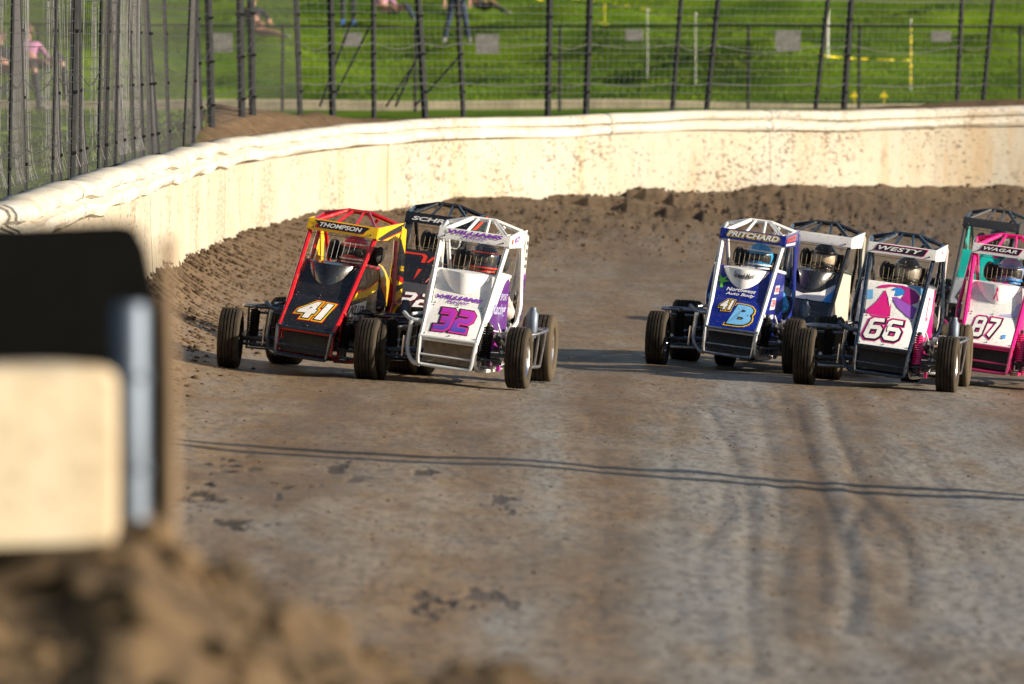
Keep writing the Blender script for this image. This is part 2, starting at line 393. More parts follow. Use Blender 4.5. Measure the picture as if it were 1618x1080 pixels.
# wet gouges in the clay
for (px, py, rx, ry, a) in [(344, 745, 20, 15, 1), (408, 716, 12, 6, .9), (305, 782, 16, 8, .8), (330, 800, 18, 7, .8), (372, 828, 34, 6, .85), (300, 795, 30, 6, .6), (395, 748, 8, 8, .6),
                            (530, 740, 12, 12, .7), (505, 770, 10, 6, .6), (668, 748, 16, 5, .7), (560, 760, 22, 10, .5), (440, 785, 8, 14, .5), (800, 800, 24, 14, .6), (700, 960, 30, 12, .7), (785, 945, 50, 10, .5), (670, 940, 20, 8, .5)]:
    x0, y0 = groundpt(px, py); s = F/y0; ry_m = ry*y0*y0/(F*2.4); rx_m = rx/s
    sel = np.where((abs(Xf-x0) < rx_m*2.6) & (abs(Yf-y0) < ry_m*2.6))[0]
    q = np.hypot((Xf[sel]-x0)/rx_m, (Yf[sel]-y0)/ry_m)*.8+fbm(Xf[sel]*11, Yf[sel]*2.6, 4)*2.0
    mk = a*np.clip((.68-q)*3, 0, 1); mark[sel] = np.maximum(mark[sel], mk); Zf[sel] -= .012*mk
# rough loose patches on the right and centre
rp = np.clip(fbm(Xf*.8+3, Yf*.25, 3)*2.2, 0, 1); Zf += rp*np.abs(vn(Xf*16, Yf*5))*.012
outside = near(Xf, Yf)[1] < -.05; Zf[outside] -= 1.2
nr, nc = X.shape; I = np.arange(nr*nc).reshape(nr, nc)
Fc = np.stack([I[:-1, :-1], I[:-1, 1:], I[1:, 1:], I[1:, :-1]], -1).reshape(-1, 4)
trk = npmesh('track', np.c_[Xf, Yf, Zf], Fc, M['clay'])
for nm, arr in (('mark', mark), ('churn', CHN.ravel()), ('cool', cool), ('damp', damp)):
    a = trk.data.attributes.new(nm, 'FLOAT', 'POINT'); a.data.foreach_set('value', arr.astype(np.float32))
tag(trk, kind='structure')
# clods thrown up against the wall and scattered over the clay
ph = (1+5**.5)/2
base_v = np.array([(-1, ph, 0), (1, ph, 0), (-1, -ph, 0), (1, -ph, 0), (0, -1, ph), (0, 1, ph), (0, -1, -ph), (0, 1, -ph), (ph, 0, -1), (ph, 0, 1), (-ph, 0, -1), (-ph, 0, 1)], float)/1.9
bf = np.array([(0, 11, 5), (0, 5, 1), (0, 1, 7), (0, 7, 10), (0, 10, 11), (1, 5, 9), (5, 11, 4), (11, 10, 2), (10, 7, 6), (7, 1, 8), (3, 9, 4), (3, 4, 2), (3, 2, 6), (3, 6, 8), (3, 8, 9), (4, 9, 5), (2, 4, 11), (6, 2, 10), (8, 6, 7), (9, 8, 1)])
N = 26000; ti = rng.integers(int(NS*.1), int(NS*.93), N*2); wd = np.abs(rng.normal(0, 1, N*2))*LW[ti]*1.0+.05
cx = PATH[ti, 0]-OUT[ti, 0]*wd; cy = PATH[ti, 1]-OUT[ti, 1]*wd; ok = near(cx, cy)[1] > .03; cx, cy, wd = cx[ok][:N], cy[ok][:N], wd[ok][:N]
n2 = 900; px2 = rng.uniform(-50, 1700, n2); y2 = 1/rng.uniform(1/75, 1/28, n2); x2 = (px2-809)*y2/F
k2 = near(x2, y2)[1] > .3; x2 = x2[k2]; y2 = y2[k2]
def rocks(cx, cy, cz, sz, name, mat):
    n = len(cx); V = base_v[None]*rng.uniform(.65, 1.3, (n, 12, 3))
    an = rng.uniform(0, 6.28, n); ca, sa = np.cos(an), np.sin(an)
    Vx = V[..., 0]*ca[:, None]-V[..., 1]*sa[:, None]; Vy = V[..., 0]*sa[:, None]+V[..., 1]*ca[:, None]
    V = np.stack([Vx, Vy, V[..., 2]*.75], -1)*sz[:, None, None]+np.stack([cx, cy, cz], -1)[:, None]
    Fc = (bf[None]+np.arange(n)[:, None, None]*12).reshape(-1, 3)
    return npmesh(name, V.reshape(-1, 3), Fc, mat, True)
gx = np.r_[cx, x2]; gy = np.r_[cy, y2]; gzv = ground(gx, gy)[0]
szs = np.r_[np.clip(rng.lognormal(-4.3, .5, len(cx)), .006, .05), np.clip(rng.lognormal(-4.9, .4, len(x2)), .004, .014)]
tag(rocks(gx, gy, gzv, szs, 'dirt_clods', M['soil']), 'loose brown dirt clods scattered below the cream barrier and over the track', 'dirt', kind='stuff')

# ---------------------------------------------------------------- ground beyond the wall, grass hill
CURB_Y = 132.0
def outer(X, Y):
    h = 1.42+.42*sstep(60, 100, Y)
    h = np.where(Y > CURB_Y-.2, 1.86+(Y-CURB_Y)*.055+.02, h)
    h = h+sstep(CURB_Y, CURB_Y+6, Y)*(fbm(X*.2, Y*.16, 3)*.95)+fbm(X*.8, Y*.8, 3)*.03
    return h
offs = np.r_[.06, .16, .3, .5, .8, 1.1, 1.5, 1.9, 2.3, 2.8, 3.5, 4.5, 6, 8, 10]
rows = []; soil = []; ia = np.arange(0, NS, 1)
P0 = PATH[ia]; O0 = OUT[ia]
for o in offs:
    x = P0[:, 0]+O0[:, 0]*o; y = P0[:, 1]+O0[:, 1]*o
    k = sstep(0, 5.5, np.full(len(x), o)); hz = outer(x, y)
    rb = ridge[ia]*np.exp(-((o-1.1)/1.0)**2)*(1 if o > .4 else .6)*np.where(ridge[ia] > 0, np.clip((809+F*x/y-260)/50, 0, 1), 1)
    zb = (ZT[ia]-.10)*(1-k)+hz*k+rb+(fbm(x*2.5, y*2.5, 4)*.10*(o > .1))*(ridge[ia] > .0)
    rows.append(np.c_[x, y, zb]); soil.append(np.clip((ridge[ia]+.05)*8, 0, 1)*np.clip(1.5-(o-1.4)/1.2, 0, 1)*np.clip((809+F*x/y-278)/40, 0, 1))
V = np.concatenate(rows); nn = len(ia); I = np.arange(len(V)).reshape(len(offs), nn)
Fc = np.stack([I[:-1, :-1], I[1:, :-1], I[1:, 1:], I[:-1, 1:]], -1).reshape(-1, 4)
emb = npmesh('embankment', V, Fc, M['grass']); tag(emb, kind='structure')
a = emb.data.attributes.new('soil', 'FLOAT', 'POINT'); a.data.foreach_set('value', np.concatenate(soil).astype(np.float32))
gxs = np.r_[np.linspace(-150, -32, 20), np.linspace(-30, 30, 260), np.linspace(32, 200, 24)]
gys = np.r_[np.linspace(0, 60, 40), np.linspace(61, 131.7, 120), np.linspace(131.8, 132.3, 4), np.linspace(132.5, 190, 230), np.linspace(192, 420, 40)]
GX, GY = np.meshgrid(gxs, gys); ii, wq = near(GX.ravel(), GY.ravel()); GZ = outer(GX, GY).ravel()
GZ = np.where(wq > -3.2, -3.0, GZ-.035)
GZ = np.where((wq <= -3.2) | (GY.ravel() > 110), GZ, -3.0)
V = np.c_[GX.ravel(), GY.ravel(), GZ]; I = np.arange(len(V)).reshape(GX.shape)
Fc = np.stack([I[:-1, :-1], I[:-1, 1:], I[1:, 1:], I[1:, :-1]], -1).reshape(-1, 4)
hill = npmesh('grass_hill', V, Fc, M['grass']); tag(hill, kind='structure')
a = hill.data.attributes.new('soil', 'FLOAT', 'POINT'); a.data.foreach_set('value', np.zeros(len(V), np.float32))
# grass blades: tufts on the slope and verge
n = 60000
bx = rng.uniform(-13, 13, n); by = rng.uniform(132.4, 178, n)
n3 = 14000; b3y = 1/rng.uniform(1/131, 1/50, n3); b3x = (rng.uniform(-60, 330, n3)-809)*b3y/F
kk = near(b3x, b3y)[1] < -.5; bx = np.r_[bx, b3x[kk]]; by = np.r_[by, b3y[kk]]
ib, wb = near(bx, by); bz = outer(bx, by); kz = sstep(0, 5.5, -wb); bz = np.where(by < 131, (ZT[ib]-.10)*(1-kz)+bz*kz+ridge[ib]*np.exp(-((-wb-1.1)/1.0)**2), bz)-.03
hh = rng.uniform(.025, .065, len(bx)); aa = rng.uniform(0, 6.28, len(bx)); ww = hh*.28
dx, dy = np.cos(aa)*ww, np.sin(aa)*ww; lx, ly = rng.normal(0, .35, (2, len(bx)))*hh
V = np.stack([np.stack([bx-dx, by-dy, bz], -1), np.stack([bx+dx, by+dy, bz], -1), np.stack([bx+lx, by+ly, bz+hh], -1)], 1).reshape(-1, 3)
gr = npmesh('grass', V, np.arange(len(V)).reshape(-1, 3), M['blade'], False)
tag(gr, 'bright green short grass on the slope beyond the fence', 'grass', kind='stuff')

# ---------------------------------------------------------------- barrier wall
wall = empty('barrier_wall', (PATH[NS//2, 0], PATH[NS//2, 1], 0))
tag(wall, 'long curved cream barrier wall with padded white top, splashed with mud', 'barrier')
off0 = Vector(wall.location)
sec = 11; prof = [(.22, -.05), (.17, -.012), (.06, .0), (-.03, -.004), (-.09, -.03), (-.118, -.07), (-.108, -.112), (-.045, -.132), (-.06, -.146), (-.125, -.172), (-.13, -.215), (-.115, -.262), (-.05, -.282), (.0, -.29), (.16, -.29), (.22, -.05)]
for s0 in range(0, NS-1, sec):
    s1 = min(s0+sec, NS-1)
    if PATH[s0, 1] < 17: continue
    mb = MB(); rowsr = []
    jit = random.uniform(-.012, .012); tlt = random.uniform(-.02, .02); sag = random.uniform(-.01, .01)
    K = (s1-s0)*3
    for k in range(K+1):
        t = s0+(s1-s0)*k/K; i0 = min(int(t), NS-2); fr = t-i0
        p = PATH[i0]*(1-fr)+PATH[i0+1]*fr; o = OUT[i0]*(1-fr)+OUT[i0+1]*fr; z = ZT[i0]*(1-fr)+ZT[i0+1]*fr
        leftish = 1.0 if p[1] < 92 else .45
        wv = float(vn(np.array([t*.11]), np.array([3.])))*.06*leftish+float(vn(np.array([t*.33]), np.array([9.])))*.02
        row = []
        ee = .012 if k in (0, K) else 0
        for q, (a_, b_) in enumerate(prof):
            n_ = float(vn(np.array([t*.22+q*.12]), np.array([q*.7])))*.026
            aa_ = a_*(1-ee*4)+(n_*(1 if 2 < q < 13 else .2))+jit
            row.append((p[0]+o[0]*aa_-off0.x, p[1]+o[1]*aa_-off0.y, z+b_+wv*(.6 if b_ > -.1 else .85)+n_*.6+sag*(1-abs(2*k/K-1))-ee-off0.z))
        rowsr.append(row)
    b0, nq = mb.quadgrid(rowsr)
    mb.f.append(tuple(range(b0, b0+nq-1))[::-1]); mb.m.append(0); e = b0+K*nq; mb.f.append(tuple(range(e, e+nq-1))); mb.m.append(0)
    mb.build('padding_cap', M['cap'], wall, smooth=True)
    mb = MB(); rf, rb_ = [], []; dj = random.uniform(-.006, .006)
    for k in range(s0, s1+1):
        p, o = PATH[k], OUT[k]; z1 = ZT[k]-.275; z0 = ZB[k]-.6
        col_ = []
        for q in range(7):
            z = z0+(z1-z0)*q/6; a_ = -.075+dj+.012*math.sin(q*.9+k*.3)+(.006 if k in (s0, s1) else 0)
            col_.append((p[0]+o[0]*a_-off0.x, p[1]+o[1]*a_-off0.y, z))
        col_.append((p[0]+o[0]*.10-off0.x, p[1]+o[1]*.10-off0.y, z1)); col_.append((p[0]+o[0]*.10-off0.x, p[1]+o[1]*.10-off0.y, z0)); col_.append(col_[0])
        rf.append(col_)
    b0, nq = mb.quadgrid(rf)
    mb.f.append(tuple(range(b0, b0+nq-1))[::-1]); mb.m.append(0); e = b0+(len(rf)-1)*nq; mb.f.append(tuple(range(e, e+nq-1))); mb.m.append(0)
    mb.build('wall_panel', M['wall'], wall, smooth=True)

# ---------------------------------------------------------------- catch fence
def wall_at_px(px):
    k = int(np.argmin(np.abs(PX-px)+(PATH[:, 1] < 48)*1e4)); return k
fence = empty('catch_fence', (0, 90, 1.8)); tag(fence, 'tall dark wire catch fence on leaning posts along the top of the cream barrier', 'fence')
FO = Vector(fence.location)
posts = []   # (base world xy, lean dx, z)
for xb in [-400, -260, -150, -80, -30, 12, 44, 80, 97, 112, 127, 140, 153, 166, 180, 198, 214, 226, 240, 252, 268, 289, 304]:
    o_ = .32; QX = 809+F*(PATH[:, 0]+OUT[:, 0]*o_)/(PATH[:, 1]+OUT[:, 1]*o_); QX = np.where(PATH[:, 1] < 38, -999, QX)
    k = int(np.argmin(np.abs(QX-xb))) if xb > -200 else int(np.argmin(np.abs(PATH[:, 1]-(30 if xb < -300 else 36))))
    posts.append((PATH[k]+OUT[k]*o_, random.choice([-.12, -.05, 0, .04, .08]), ZT[k]-.15))
for (xb, xt) in [(317, 312), (335, 331), (383, 380), (400, 397), (475, 469), (526, 523), (591, 590), (673, 662), (733, 724), (865, 868), (925, 931), (1060, 1074), (1113, 1132), (1285, 1305), (1331, 1343), (1510, 1518), (1549, 1566), (1700, 1712), (1760, 1772), (1930, 1950), (2100, 2120)]:
    dd = np.interp(xb, [317, 400, 475, 1618, 2200], [86, 91, 99, 107, 108])
    x_ = (xb-809)*dd/F; zb_ = CH-(162-120)*dd/F-.15
    if xb < 470: zb_ = CH-(tab(xb, [(317, 190), (400, 172)])-120)*dd/F-.15
    posts.append((np.array([x_, dd]), (xt-xb)/165*1.55, zb_))
PH = 3.6
for j, (p, lean, z) in enumerate(posts):
    r = random.choice([.033, .038, .045]) if p[1] > 85 else random.choice([.014, .020, .026, .034])
    lx = lean/1.45
    mb = MB(); mb.tube([(p[0]-FO.x, p[1]-FO.y, z-.2-FO.z), (p[0]+lx*PH/1.0*.9-FO.x, p[1]-FO.y-.05, z+PH-FO.z)], r, 8)
    for q in np.arange(.3, PH, .5):
        cx_ = p[0]+lx*q*.9-FO.x; mb.box((cx_, p[1]-FO.y-r*.6, z+q-FO.z), (r*1.25, r*.9, .012))
    mb.build('fence_post', M['fence_post'], fence, smooth=True)
# wires
hw, vw, cb = MB(), MB(), MB()
fp = [Vector((p[0], p[1], z)) for p, l, z in posts]; ln = [l/1.45*.9 for p, l, z in posts]
def fpos(j, t, h):
    a, b = fp[j], fp[j+1]
    q = a.lerp(b, t); return Vector((q.x+h*(ln[j]*(1-t)+ln[j+1]*t)-FO.x, q.y-.05-FO.y, q.z+h-FO.z))
for j in range(len(fp)-1):
    L = (fp[j+1]-fp[j]).length; nseg = 3
    for h in np.arange(.08, PH, .105 if fp[j].y > 83 else .10):
        sg = random.uniform(-.012, .012)
        pts = [fpos(j, t/nseg, h+sg*math.sin(math.pi*t/nseg)) for t in range(nseg+1)]
        hw.tube(pts, .0024 if fp[j].y > 84 else .0034, 3)
    for k in range(int(L/.10)):
        t = (k+.5)*.10/L
        if t < 1: vw.tube([fpos(j, t, .02), fpos(j, t, PH)], .0016 if fp[j].y > 98 else (.0010 if fp[j].y > 84 else .0021), 3)
    for h, sg in ((.95, .10), (1.02+.55, .02), (.42, .06)):
        ss = sg*random.uniform(.5, 1.2)
        cb.tube([fpos(j, t/8, h-ss*math.sin(math.pi*t/8)) for t in range(9)], .005, 5)
nw = MB()
for xk in range(NS):
    if not (50 < PATH[xk, 1] < 74): continue
    if PATH[xk, 1] > 54 and nw.v and math.sin(PATH[xk, 1]*1.9) < -.97: nw.build('loose_netting', M['netting'], fence); nw = MB()
    for q in range(5):
        dens = .5+.5*math.sin(PATH[xk, 1]*1.9)+.3*math.sin(PATH[xk, 1]*.8+1)
        if random.random() > dens*.8-.08: continue
        t = xk+q/5; i0 = min(int(t), NS-2); p = PATH[i0]+(PATH[i0+1]-PATH[i0])*(t-i0); o = OUT[i0]; fl = random.uniform(.0, .07); oo = .36+random.uniform(-.03, .05); lx = random.uniform(-.03, .03)
        P3 = lambda a_, h_: (p[0]+o[0]*a_-FO.x, p[1]+o[1]*a_-FO.y+lx*h_*.5, ZT[i0]+h_-FO.z)
        nw.tube([P3(oo-fl, .02), P3(oo-fl*.35, .14), P3(oo, .34), P3(oo+.03*math.sin(t), 1.6), P3(oo, 3.3)], .0022, 3)
nw.build('loose_netting', M['netting'], fence)
hw.build('wire_mesh', M['fence_wire'], fence); vw.build('vertical_wires', M['mesh_wire'], fence); cb.build('cable', M['fence_wire'], fence)
br = MB()
for (x0, y0, x1, y1) in [(505, 168, 560, 20), (522, 166, 585, 40), (625, 168, 672, 60), (610, 168, 655, 100), (655, 168, 725, 90)]:
    br = MB(); a, b = at(x0, y0, 101), at(x1, y1, 101)
    br.tube([a-FO, b-FO], .016, 6); br.build('brace', M['fence_post'], fence, smooth=True)

# low chain fence and kerb wall behind
cw = MB(); xs = np.linspace(-12, 8, 60); rws = []
for x in xs:
    yy = CURB_Y+.1*math.sin(x*.3); zt = 1.98+.02*math.sin(x) - max(0, x-2)*.015
    rws.append([(x, yy-.1, 1.2), (x, yy-.1, zt-.02), (x, yy-.08, zt), (x, yy+.1, zt), (x, yy+.12, zt-.02), (x, yy+.12, 1.2)])
cw.quadgrid(rws); ow = cw.build('low_concrete_wall', M['concrete'], smooth=False)
tag(ow, 'low tan concrete kerb wall at the foot of the grass slope', 'wall')
lf = empty('low_fence', (0, 127, 1.8)); LO = Vector(lf.location); tag(lf, 'low dark wire fence with a top rail in front of the grass slope', 'fence')
rail = MB(); rail.tube([at(x, y, 127)-LO for x, y in [(-300, 36), (0, 37), (300, 40), (600, 42), (660, 44), (900, 41), (1200, 40), (1618, 42), (1950, 44)]], .022, 6); rail.build('top_rail', M['fence_post'], lf, smooth=True)
for x in [-180, 60, 182, 447, 657, 885, 1183, 1358, 1612, 1830]:
    mb = MB(); mb.tube([at(x, 41, 127)-LO+Vector((0, 0, .03)), at(x-1, 185, 127)-LO], .026, 6); mb.build('fence_post', M['fence_post'], lf, smooth=True)
lw = MB()
for y in range(50, 170, 14): lw.tube([at(-250, y, 127.05)-LO, at(800, y+1, 127.05)-LO, at(1900, y, 127.05)-LO], .0022, 3)
for x in range(-250, 1900, 12): lw.tube([at(x, 41, 127.05)-LO, at(x, 176, 127.05)-LO], .0018, 3)
lw.build('wire_mesh', M['mesh_wire'], lf)
for i, (x, y, wd_, hh_, lab) in enumerate([(557, 62, 28, 22, 'small grey plate on the low fence beside the diagonal braces, with pale top edge'), (770, 69, 36, 31, 'square grey plate on the low fence just right of the walking legs'),
        (1002, 55, 28, 18, 'smallest grey plate on the low fence, in the middle of the view'), (1245, 64, 40, 33, 'largest grey plate on the low fence, crossed by yellow tape'), (1487, 57, 32, 17, 'wide grey plate on the low fence at the right end'), (350, 67, 34, 30, 'grey plate on the low fence at the left, behind the dense wires')]):
    c = at(x, y, 126.9); mb = MB(); s = F/126.9
    mb.box((0, 0, 0), (wd_/2/s, .01, hh_/2/s))
    for sx_ in (-1, 1):
        for sz_ in (-1, 1): mb.box((sx_*(wd_/2/s-.03), -.012, sz_*(hh_/2/s-.03)), (.008, .006, .008))
    o = mb.build('sign_plate', M['grey_plate'], loc=c); tag(o, lab, 'plate', 'blank grey plates wired to the low fence')

# caution tape on stakes
def hill_pt(px, py):
    best = None
    for yy in np.arange(132.5, 200, .15):
        x = (px-809)*yy/F; z = float(outer(np.array([x]), np.array([yy]))[0])
        if proj((x, yy, z))[1] <= py: return Vector((x, yy, z))
    return Vector((x, yy, z))
def tape(pts, lab, d=None):
    mb = MB(); rows_ = []; q_ = []
    for p0_, p1_ in zip(pts[:-1], pts[1:]):
        n_ = max(1, int(abs(p1_[0]-p0_[0])/12)); q_ += [tuple(p0_[i]+(p1_[i]-p0_[i])*k/n_ for i in range(3)) for k in range(n_)]
    pts = q_+[pts[-1]]
    for (x, y, dep) in pts:
        p = at(x, y, max(133, hill_pt(x, max(y, 1)).y-3.5)); rows_.append([p+Vector((0, 0, .035)), p+Vector((0, .01, 0)), p+Vector((0, 0, -.035))])
    c = rows_[0][1].copy(); fine = []
    for r in range(len(rows_)-1):
        for k in range(2):
            t = k/2; sag = 0; tw = math.sin((r*2+k)*.9)*1.35
            cc = rows_[r][1].lerp(rows_[r+1][1], t)-c+Vector((0, 0, sag*.3))
            u = Vector((0, math.sin(tw), math.cos(tw)))*.012; fine.append([cc+u, cc-u, cc-u+Vector((0, .003, 0)), cc+u+Vector((0, .003, 0))])
    cc = rows_[-1][1]-c; u = Vector((0, 0, .012)); fine.append([cc+u, cc-u, cc-u+Vector((0, .003, 0)), cc+u+Vector((0, .003, 0))])
    mb.quadgrid(fine, True); o = mb.build('caution_tape', M['tape'], loc=c); tag(o, lab, 'tape', 'yellow caution tapes on the slope')
tape([(810, -14, 168), (870, 4, 164), (950, 36, 158), (1010, 52, 154), (1110, 80, 150), (1180, 106, 146)], 'yellow caution tape running down the grass left of the first pair of leaning posts')
tape([(890, -6, 166), (1010, 12, 164), (1090, 30, 160), (1145, 33, 158), (1220, 62, 155), (1300, 88, 150), (1345, 92, 150), (1438, 95, 150)], 'long yellow caution tape from the top of the slope to the taped stake')
tape([(1142, 98, 150), (1162, 104, 150), (1184, 109, 150)], 'short loose yellow tape end low on the grass')
def stake(x, y0, y1, dep, lab, mat='stake', taped=False, r=.010):
    dep = hill_pt(x, y1).y; a, b = at(x, y1, dep), at(x, y0, dep); root = MB(); root.tube([(0, 0, -.1), (b-a)+Vector((0, 0, 0))], r, 6)
    root.ell(b-a, (.025, .025, .03), 8, 5)
    o = root.build('marker_stake', M[mat], loc=a); tag(o, lab, 'stake')
    if taped:
        t = MB(); L = (b-a).length; rr = []
        for k in range(14):
            z = L*(.08+.8*k/13); an = k*1.1; rr.append([(math.cos(an+q)*(.018+.010*math.sin(k*2)), math.sin(an+q)*.02, z) for q in (0, 1.57, 3.14, 4.71)])
        t.quadgrid(rr, True); t.build('wrapped_tape', M['tape'], o)
stake(1439, 32, 140, 150, 'thin stake wrapped in yellow tape standing on the grass', taped=True)
stake(1308, 15, 88, 152, 'white marker stake standing on the grass behind the leaning post pair', 'white_cloth', r=.022)
stake(1099, 22, 130, 148, 'grey stake with pale tip between the two leaning posts', 'stake')
stake(1023, 16, 122, 150, 'grey stake with pale tip just right of the smallest grey plate', 'stake')
stake(955, 8, 34, 158, 'short stake with yellow streamer at the tape bend', 'tape')
for i, (x, y, lab) in enumerate([(1350, 150, 'yellow flag marker by the foot of the low fence post'), (1397, 150, 'yellow flag marker right of the low fence post, near the dirt ridge')]):
    p = at(x, y, 128.5); mb = MB(); mb.slab([(-.08, 0, -.03), (.07, 0, -.035), (.02, .02, .04), (-.02, .02, .045)], (0, .015, 0)); mb.tube([(0, .02, -.15), (0, .02, .08)], .006, 5)
    o = mb.build('marker_flag', M['tape'], loc=p); tag(o, lab, 'flag')

# ---------------------------------------------------------------- people
def skinmesh(name, J, E, mats, segm, parent=None, sub=1, loc=(0, 0, 0)):
    """J: dict name->(pos, radius); E: list of (a,b,mat index)"""
    names = list(J); ix = {n: i for i, n in enumerate(names)}
    me = bpy.data.meshes.new(name); me.from_pydata([J[n][0] for n in names], [(ix[a], ix[b]) for a, b, _ in E], [])
    o = bpy.data.objects.new(name, me); COL.objects.link(o)
    md = o.modifiers.new('s', 'SKIN'); ld = me.skin_vertices[0].data
    for i, n in enumerate(names):
        r = J[n][1]; ld[i].radius = (r, r) if not isinstance(r, tuple) else r
    ld[0].use_root = True
    s2 = o.modifiers.new('u', 'SUBSURF'); s2.levels = sub; s2.render_levels = sub
    bpy.context.view_layer.update(); dg = bpy.context.evaluated_depsgraph_get()
    nm = bpy.data.meshes.new_from_object(o.evaluated_get(dg)); bpy.data.objects.remove(o)
    nm.name = name; nm.materials.clear()
    for m_ in mats: nm.materials.append(m_)
    segs = [(Vector(J[a][0]), Vector(J[b][0]), k) for a, b, k in E]
    for p in nm.polygons:
        c = p.center; best = (9e9, 0)
        for a, b, k in segs:
            ab = b-a; t = max(0, min(1, (c-a).dot(ab)/max(ab.length_squared, 1e-9))); d_ = (c-a-ab*t).length
            if d_ < best[0]: best = (d_, k)
        p.material_index = best[1]; p.use_smooth = True
    ob = bpy.data.objects.new(name, nm); COL.objects.link(ob); ob.location = loc
    if parent: ob.parent = parent
    return ob
def hand(J, E, wr, d, side, k):
    """five fingers from wrist joint wr along direction d"""
    w0 = Vector(J[wr][0]); d = Vector(d).normalized(); s = d.cross(Vector((0, 0, 1)))
    if s.length < .1: s = Vector((1, 0, 0))
    s.normalize(); s *= side; pn = wr+'p'; J[pn] = (tuple(w0+d*.07), (.035, .018)); E.append((wr, pn, k))
    for q, (o_, l) in enumerate([(-.03, .07), (-.01, .085), (.01, .08), (.028, .062)]):
        J[pn+str(q)] = (tuple(w0+d*.10+s*o_), .009); J[pn+str(q)+'e'] = (tuple(w0+d*(.10+l*.7)+s*o_*1.3+Vector((0, 0, -.025))), .007)
        E.append((pn, pn+str(q), k)); E.append((pn+str(q), pn+str(q)+'e', k))
    J[pn+'t'] = (tuple(w0+d*.05-s*.055), .01); E.append((pn, pn+'t', k))
def face(o, c, fwd, hairmat, r=.105, cap=True, hat=None):
    """nose, eyes, ears belong to the body's head; hair is a child"""
    fwd = Vector(fwd).normalized(); h = MB()
    h.ell(Vector(c)-fwd*.018+Vector((0, 0, .012)), (r*.98, r*1.0, r*1.02), 14, 9)
    ho = h.build('hair', hairmat, o, smooth=True)
    e = MB()
    sd_ = fwd.cross(Vector((0, 0, 1))).normalized()
    for q in (-1, 1): e.ell(Vector(c)+fwd*(r*.90)+sd_*q*.033+Vector((0, 0, .005)), (.011, .011, .008), 6, 4)
    e.build('eyes', M['black_cloth'], o)
def spectator(name, J, E, mats, loc, label, headc=None, fwd=(0, -1, 0), hair='hair'):
    ob = skinmesh(name, J, E, mats, None, loc=loc, sub=1); tag(ob, label, 'person', 'spectators on the grass slope')
    if headc: face(ob, headc, fwd, M[hair])
    return ob
def stand(leg_m, top_m, stepx=.16, lean=0, hgt=1.72, arms='down'):
    k = hgt/1.72
    J = {'pel': ((0, 0, .95*k), (.13, .10)), 'ch': ((lean*.3, 0, 1.28*k), (.16, .11)), 'nk': ((lean*.4, 0, 1.47*k), .055), 'hd': ((lean*.45, -.02, 1.60*k), (.085, .10)), 'ht': ((lean*.45, -.01, 1.68*k), (.07, .08)),
         'ns': ((lean*.45, -.115, 1.58*k), .016)}
    E = [('pel', 'ch', 1), ('ch', 'nk', 1), ('nk', 'hd', 2), ('hd', 'ht', 2), ('hd', 'ns', 2)]
    for s, n in ((-1, 'l'), (1, 'r')):
        J['hp'+n] = ((s*.09, 0, .88*k), .09); J['kn'+n] = ((s*(.10+stepx*.4), s*.06, .48*k), .062); J['an'+n] = ((s*(.08+stepx), s*.10, .09), .042); J['to'+n] = ((s*(.10+stepx), s*.10-.15, .035), (.045, .03))
        E += [('pel', 'hp'+n, 0), ('hp'+n, 'kn'+n, 0), ('kn'+n, 'an'+n, 0), ('an'+n, 'to'+n, 3)]
        J['sh'+n] = ((s*.19+lean*.3, 0, 1.38*k), .06); J['el'+n] = ((s*.25, .03, 1.10*k), .045); J['wr'+n] = ((s*.25, -.10, .88*k), .028)
        E += [('ch', 'sh'+n, 1), ('sh'+n, 'el'+n, 1), ('el'+n, 'wr'+n, 2)]; hand(J, E, 'wr'+n, (0, -.4, -.9), s, 2)
    return J, E
def seat_pose(kneeh=.42, turn=1, lean=0):
    J = {'pel': ((0, 0, .14), (.15, .12)), 'ch': ((-turn*.12+lean, 0, .48), (.16, .12)), 'nk': ((-turn*.13+lean, 0, .68), .055), 'hd': ((-turn*.12+lean, -.02, .80), (.085, .10)), 'ht': ((-turn*.12+lean, -.01, .89), (.07, .08)), 'ns': ((-turn*.12+lean, -.12, .79), .016)}
    E = [('pel', 'ch', 1), ('ch', 'nk', 1), ('nk', 'hd', 2), ('hd', 'ht', 2), ('hd', 'ns', 2)]
    for s, n in ((-1, 'l'), (1, 'r')):
        J['kn'+n] = ((turn*.42, -.15+s*.12, kneeh), .068); J['an'+n] = ((turn*.62, -.30+s*.13, .07), .042); J['to'+n] = ((turn*.76, -.36+s*.13, .05), (.045, .03))
        E += [('pel', 'kn'+n, 0), ('kn'+n, 'an'+n, 0), ('an'+n, 'to'+n, 3)]
        J['sh'+n] = ((-turn*.12+s*.17+lean, 0, .58), .058); J['el'+n] = ((s*.22+lean, -.10, .36), .044); J['wr'+n] = ((turn*.22+s*.08, -.24, .34), .028)
        E += [('ch', 'sh'+n, 1), ('sh'+n, 'el'+n, 1), ('el'+n, 'wr'+n, 2)]; hand(J, E, 'wr'+n, (turn*.6, -.6, -.2), s, 2)
    return J, E
def feet_at(px, py): return hill_pt(px, py)
PL = dict(skin=M['skin'])
J, E = stand(0, 1, .03); spectator('person', J, E, [M['dark_shirt'], M['dark_shirt'], M['skin'], M['blue_shirt']], feet_at(550, 40), 'person standing in dark trousers and blue shoes on the grass, cut off above the knees', J['hd'][0])
J, E = stand(0, 1, .17); spectator('person', J, E, [M['jeans'], M['teal_shirt'], M['skin'], M['grey_cloth']], feet_at(722, 70), 'person striding in dark jeans and teal shirt behind the leaning post', J['hd'][0])
J, E = seat_pose(.40, 1); spectator('person', J, E, [M['jeans'], M['pink_shirt'], M['skin'], M['white_cloth']], feet_at(610, 38), 'person seated with blue jeans and a white shoe stretched out', J['hd'][0])
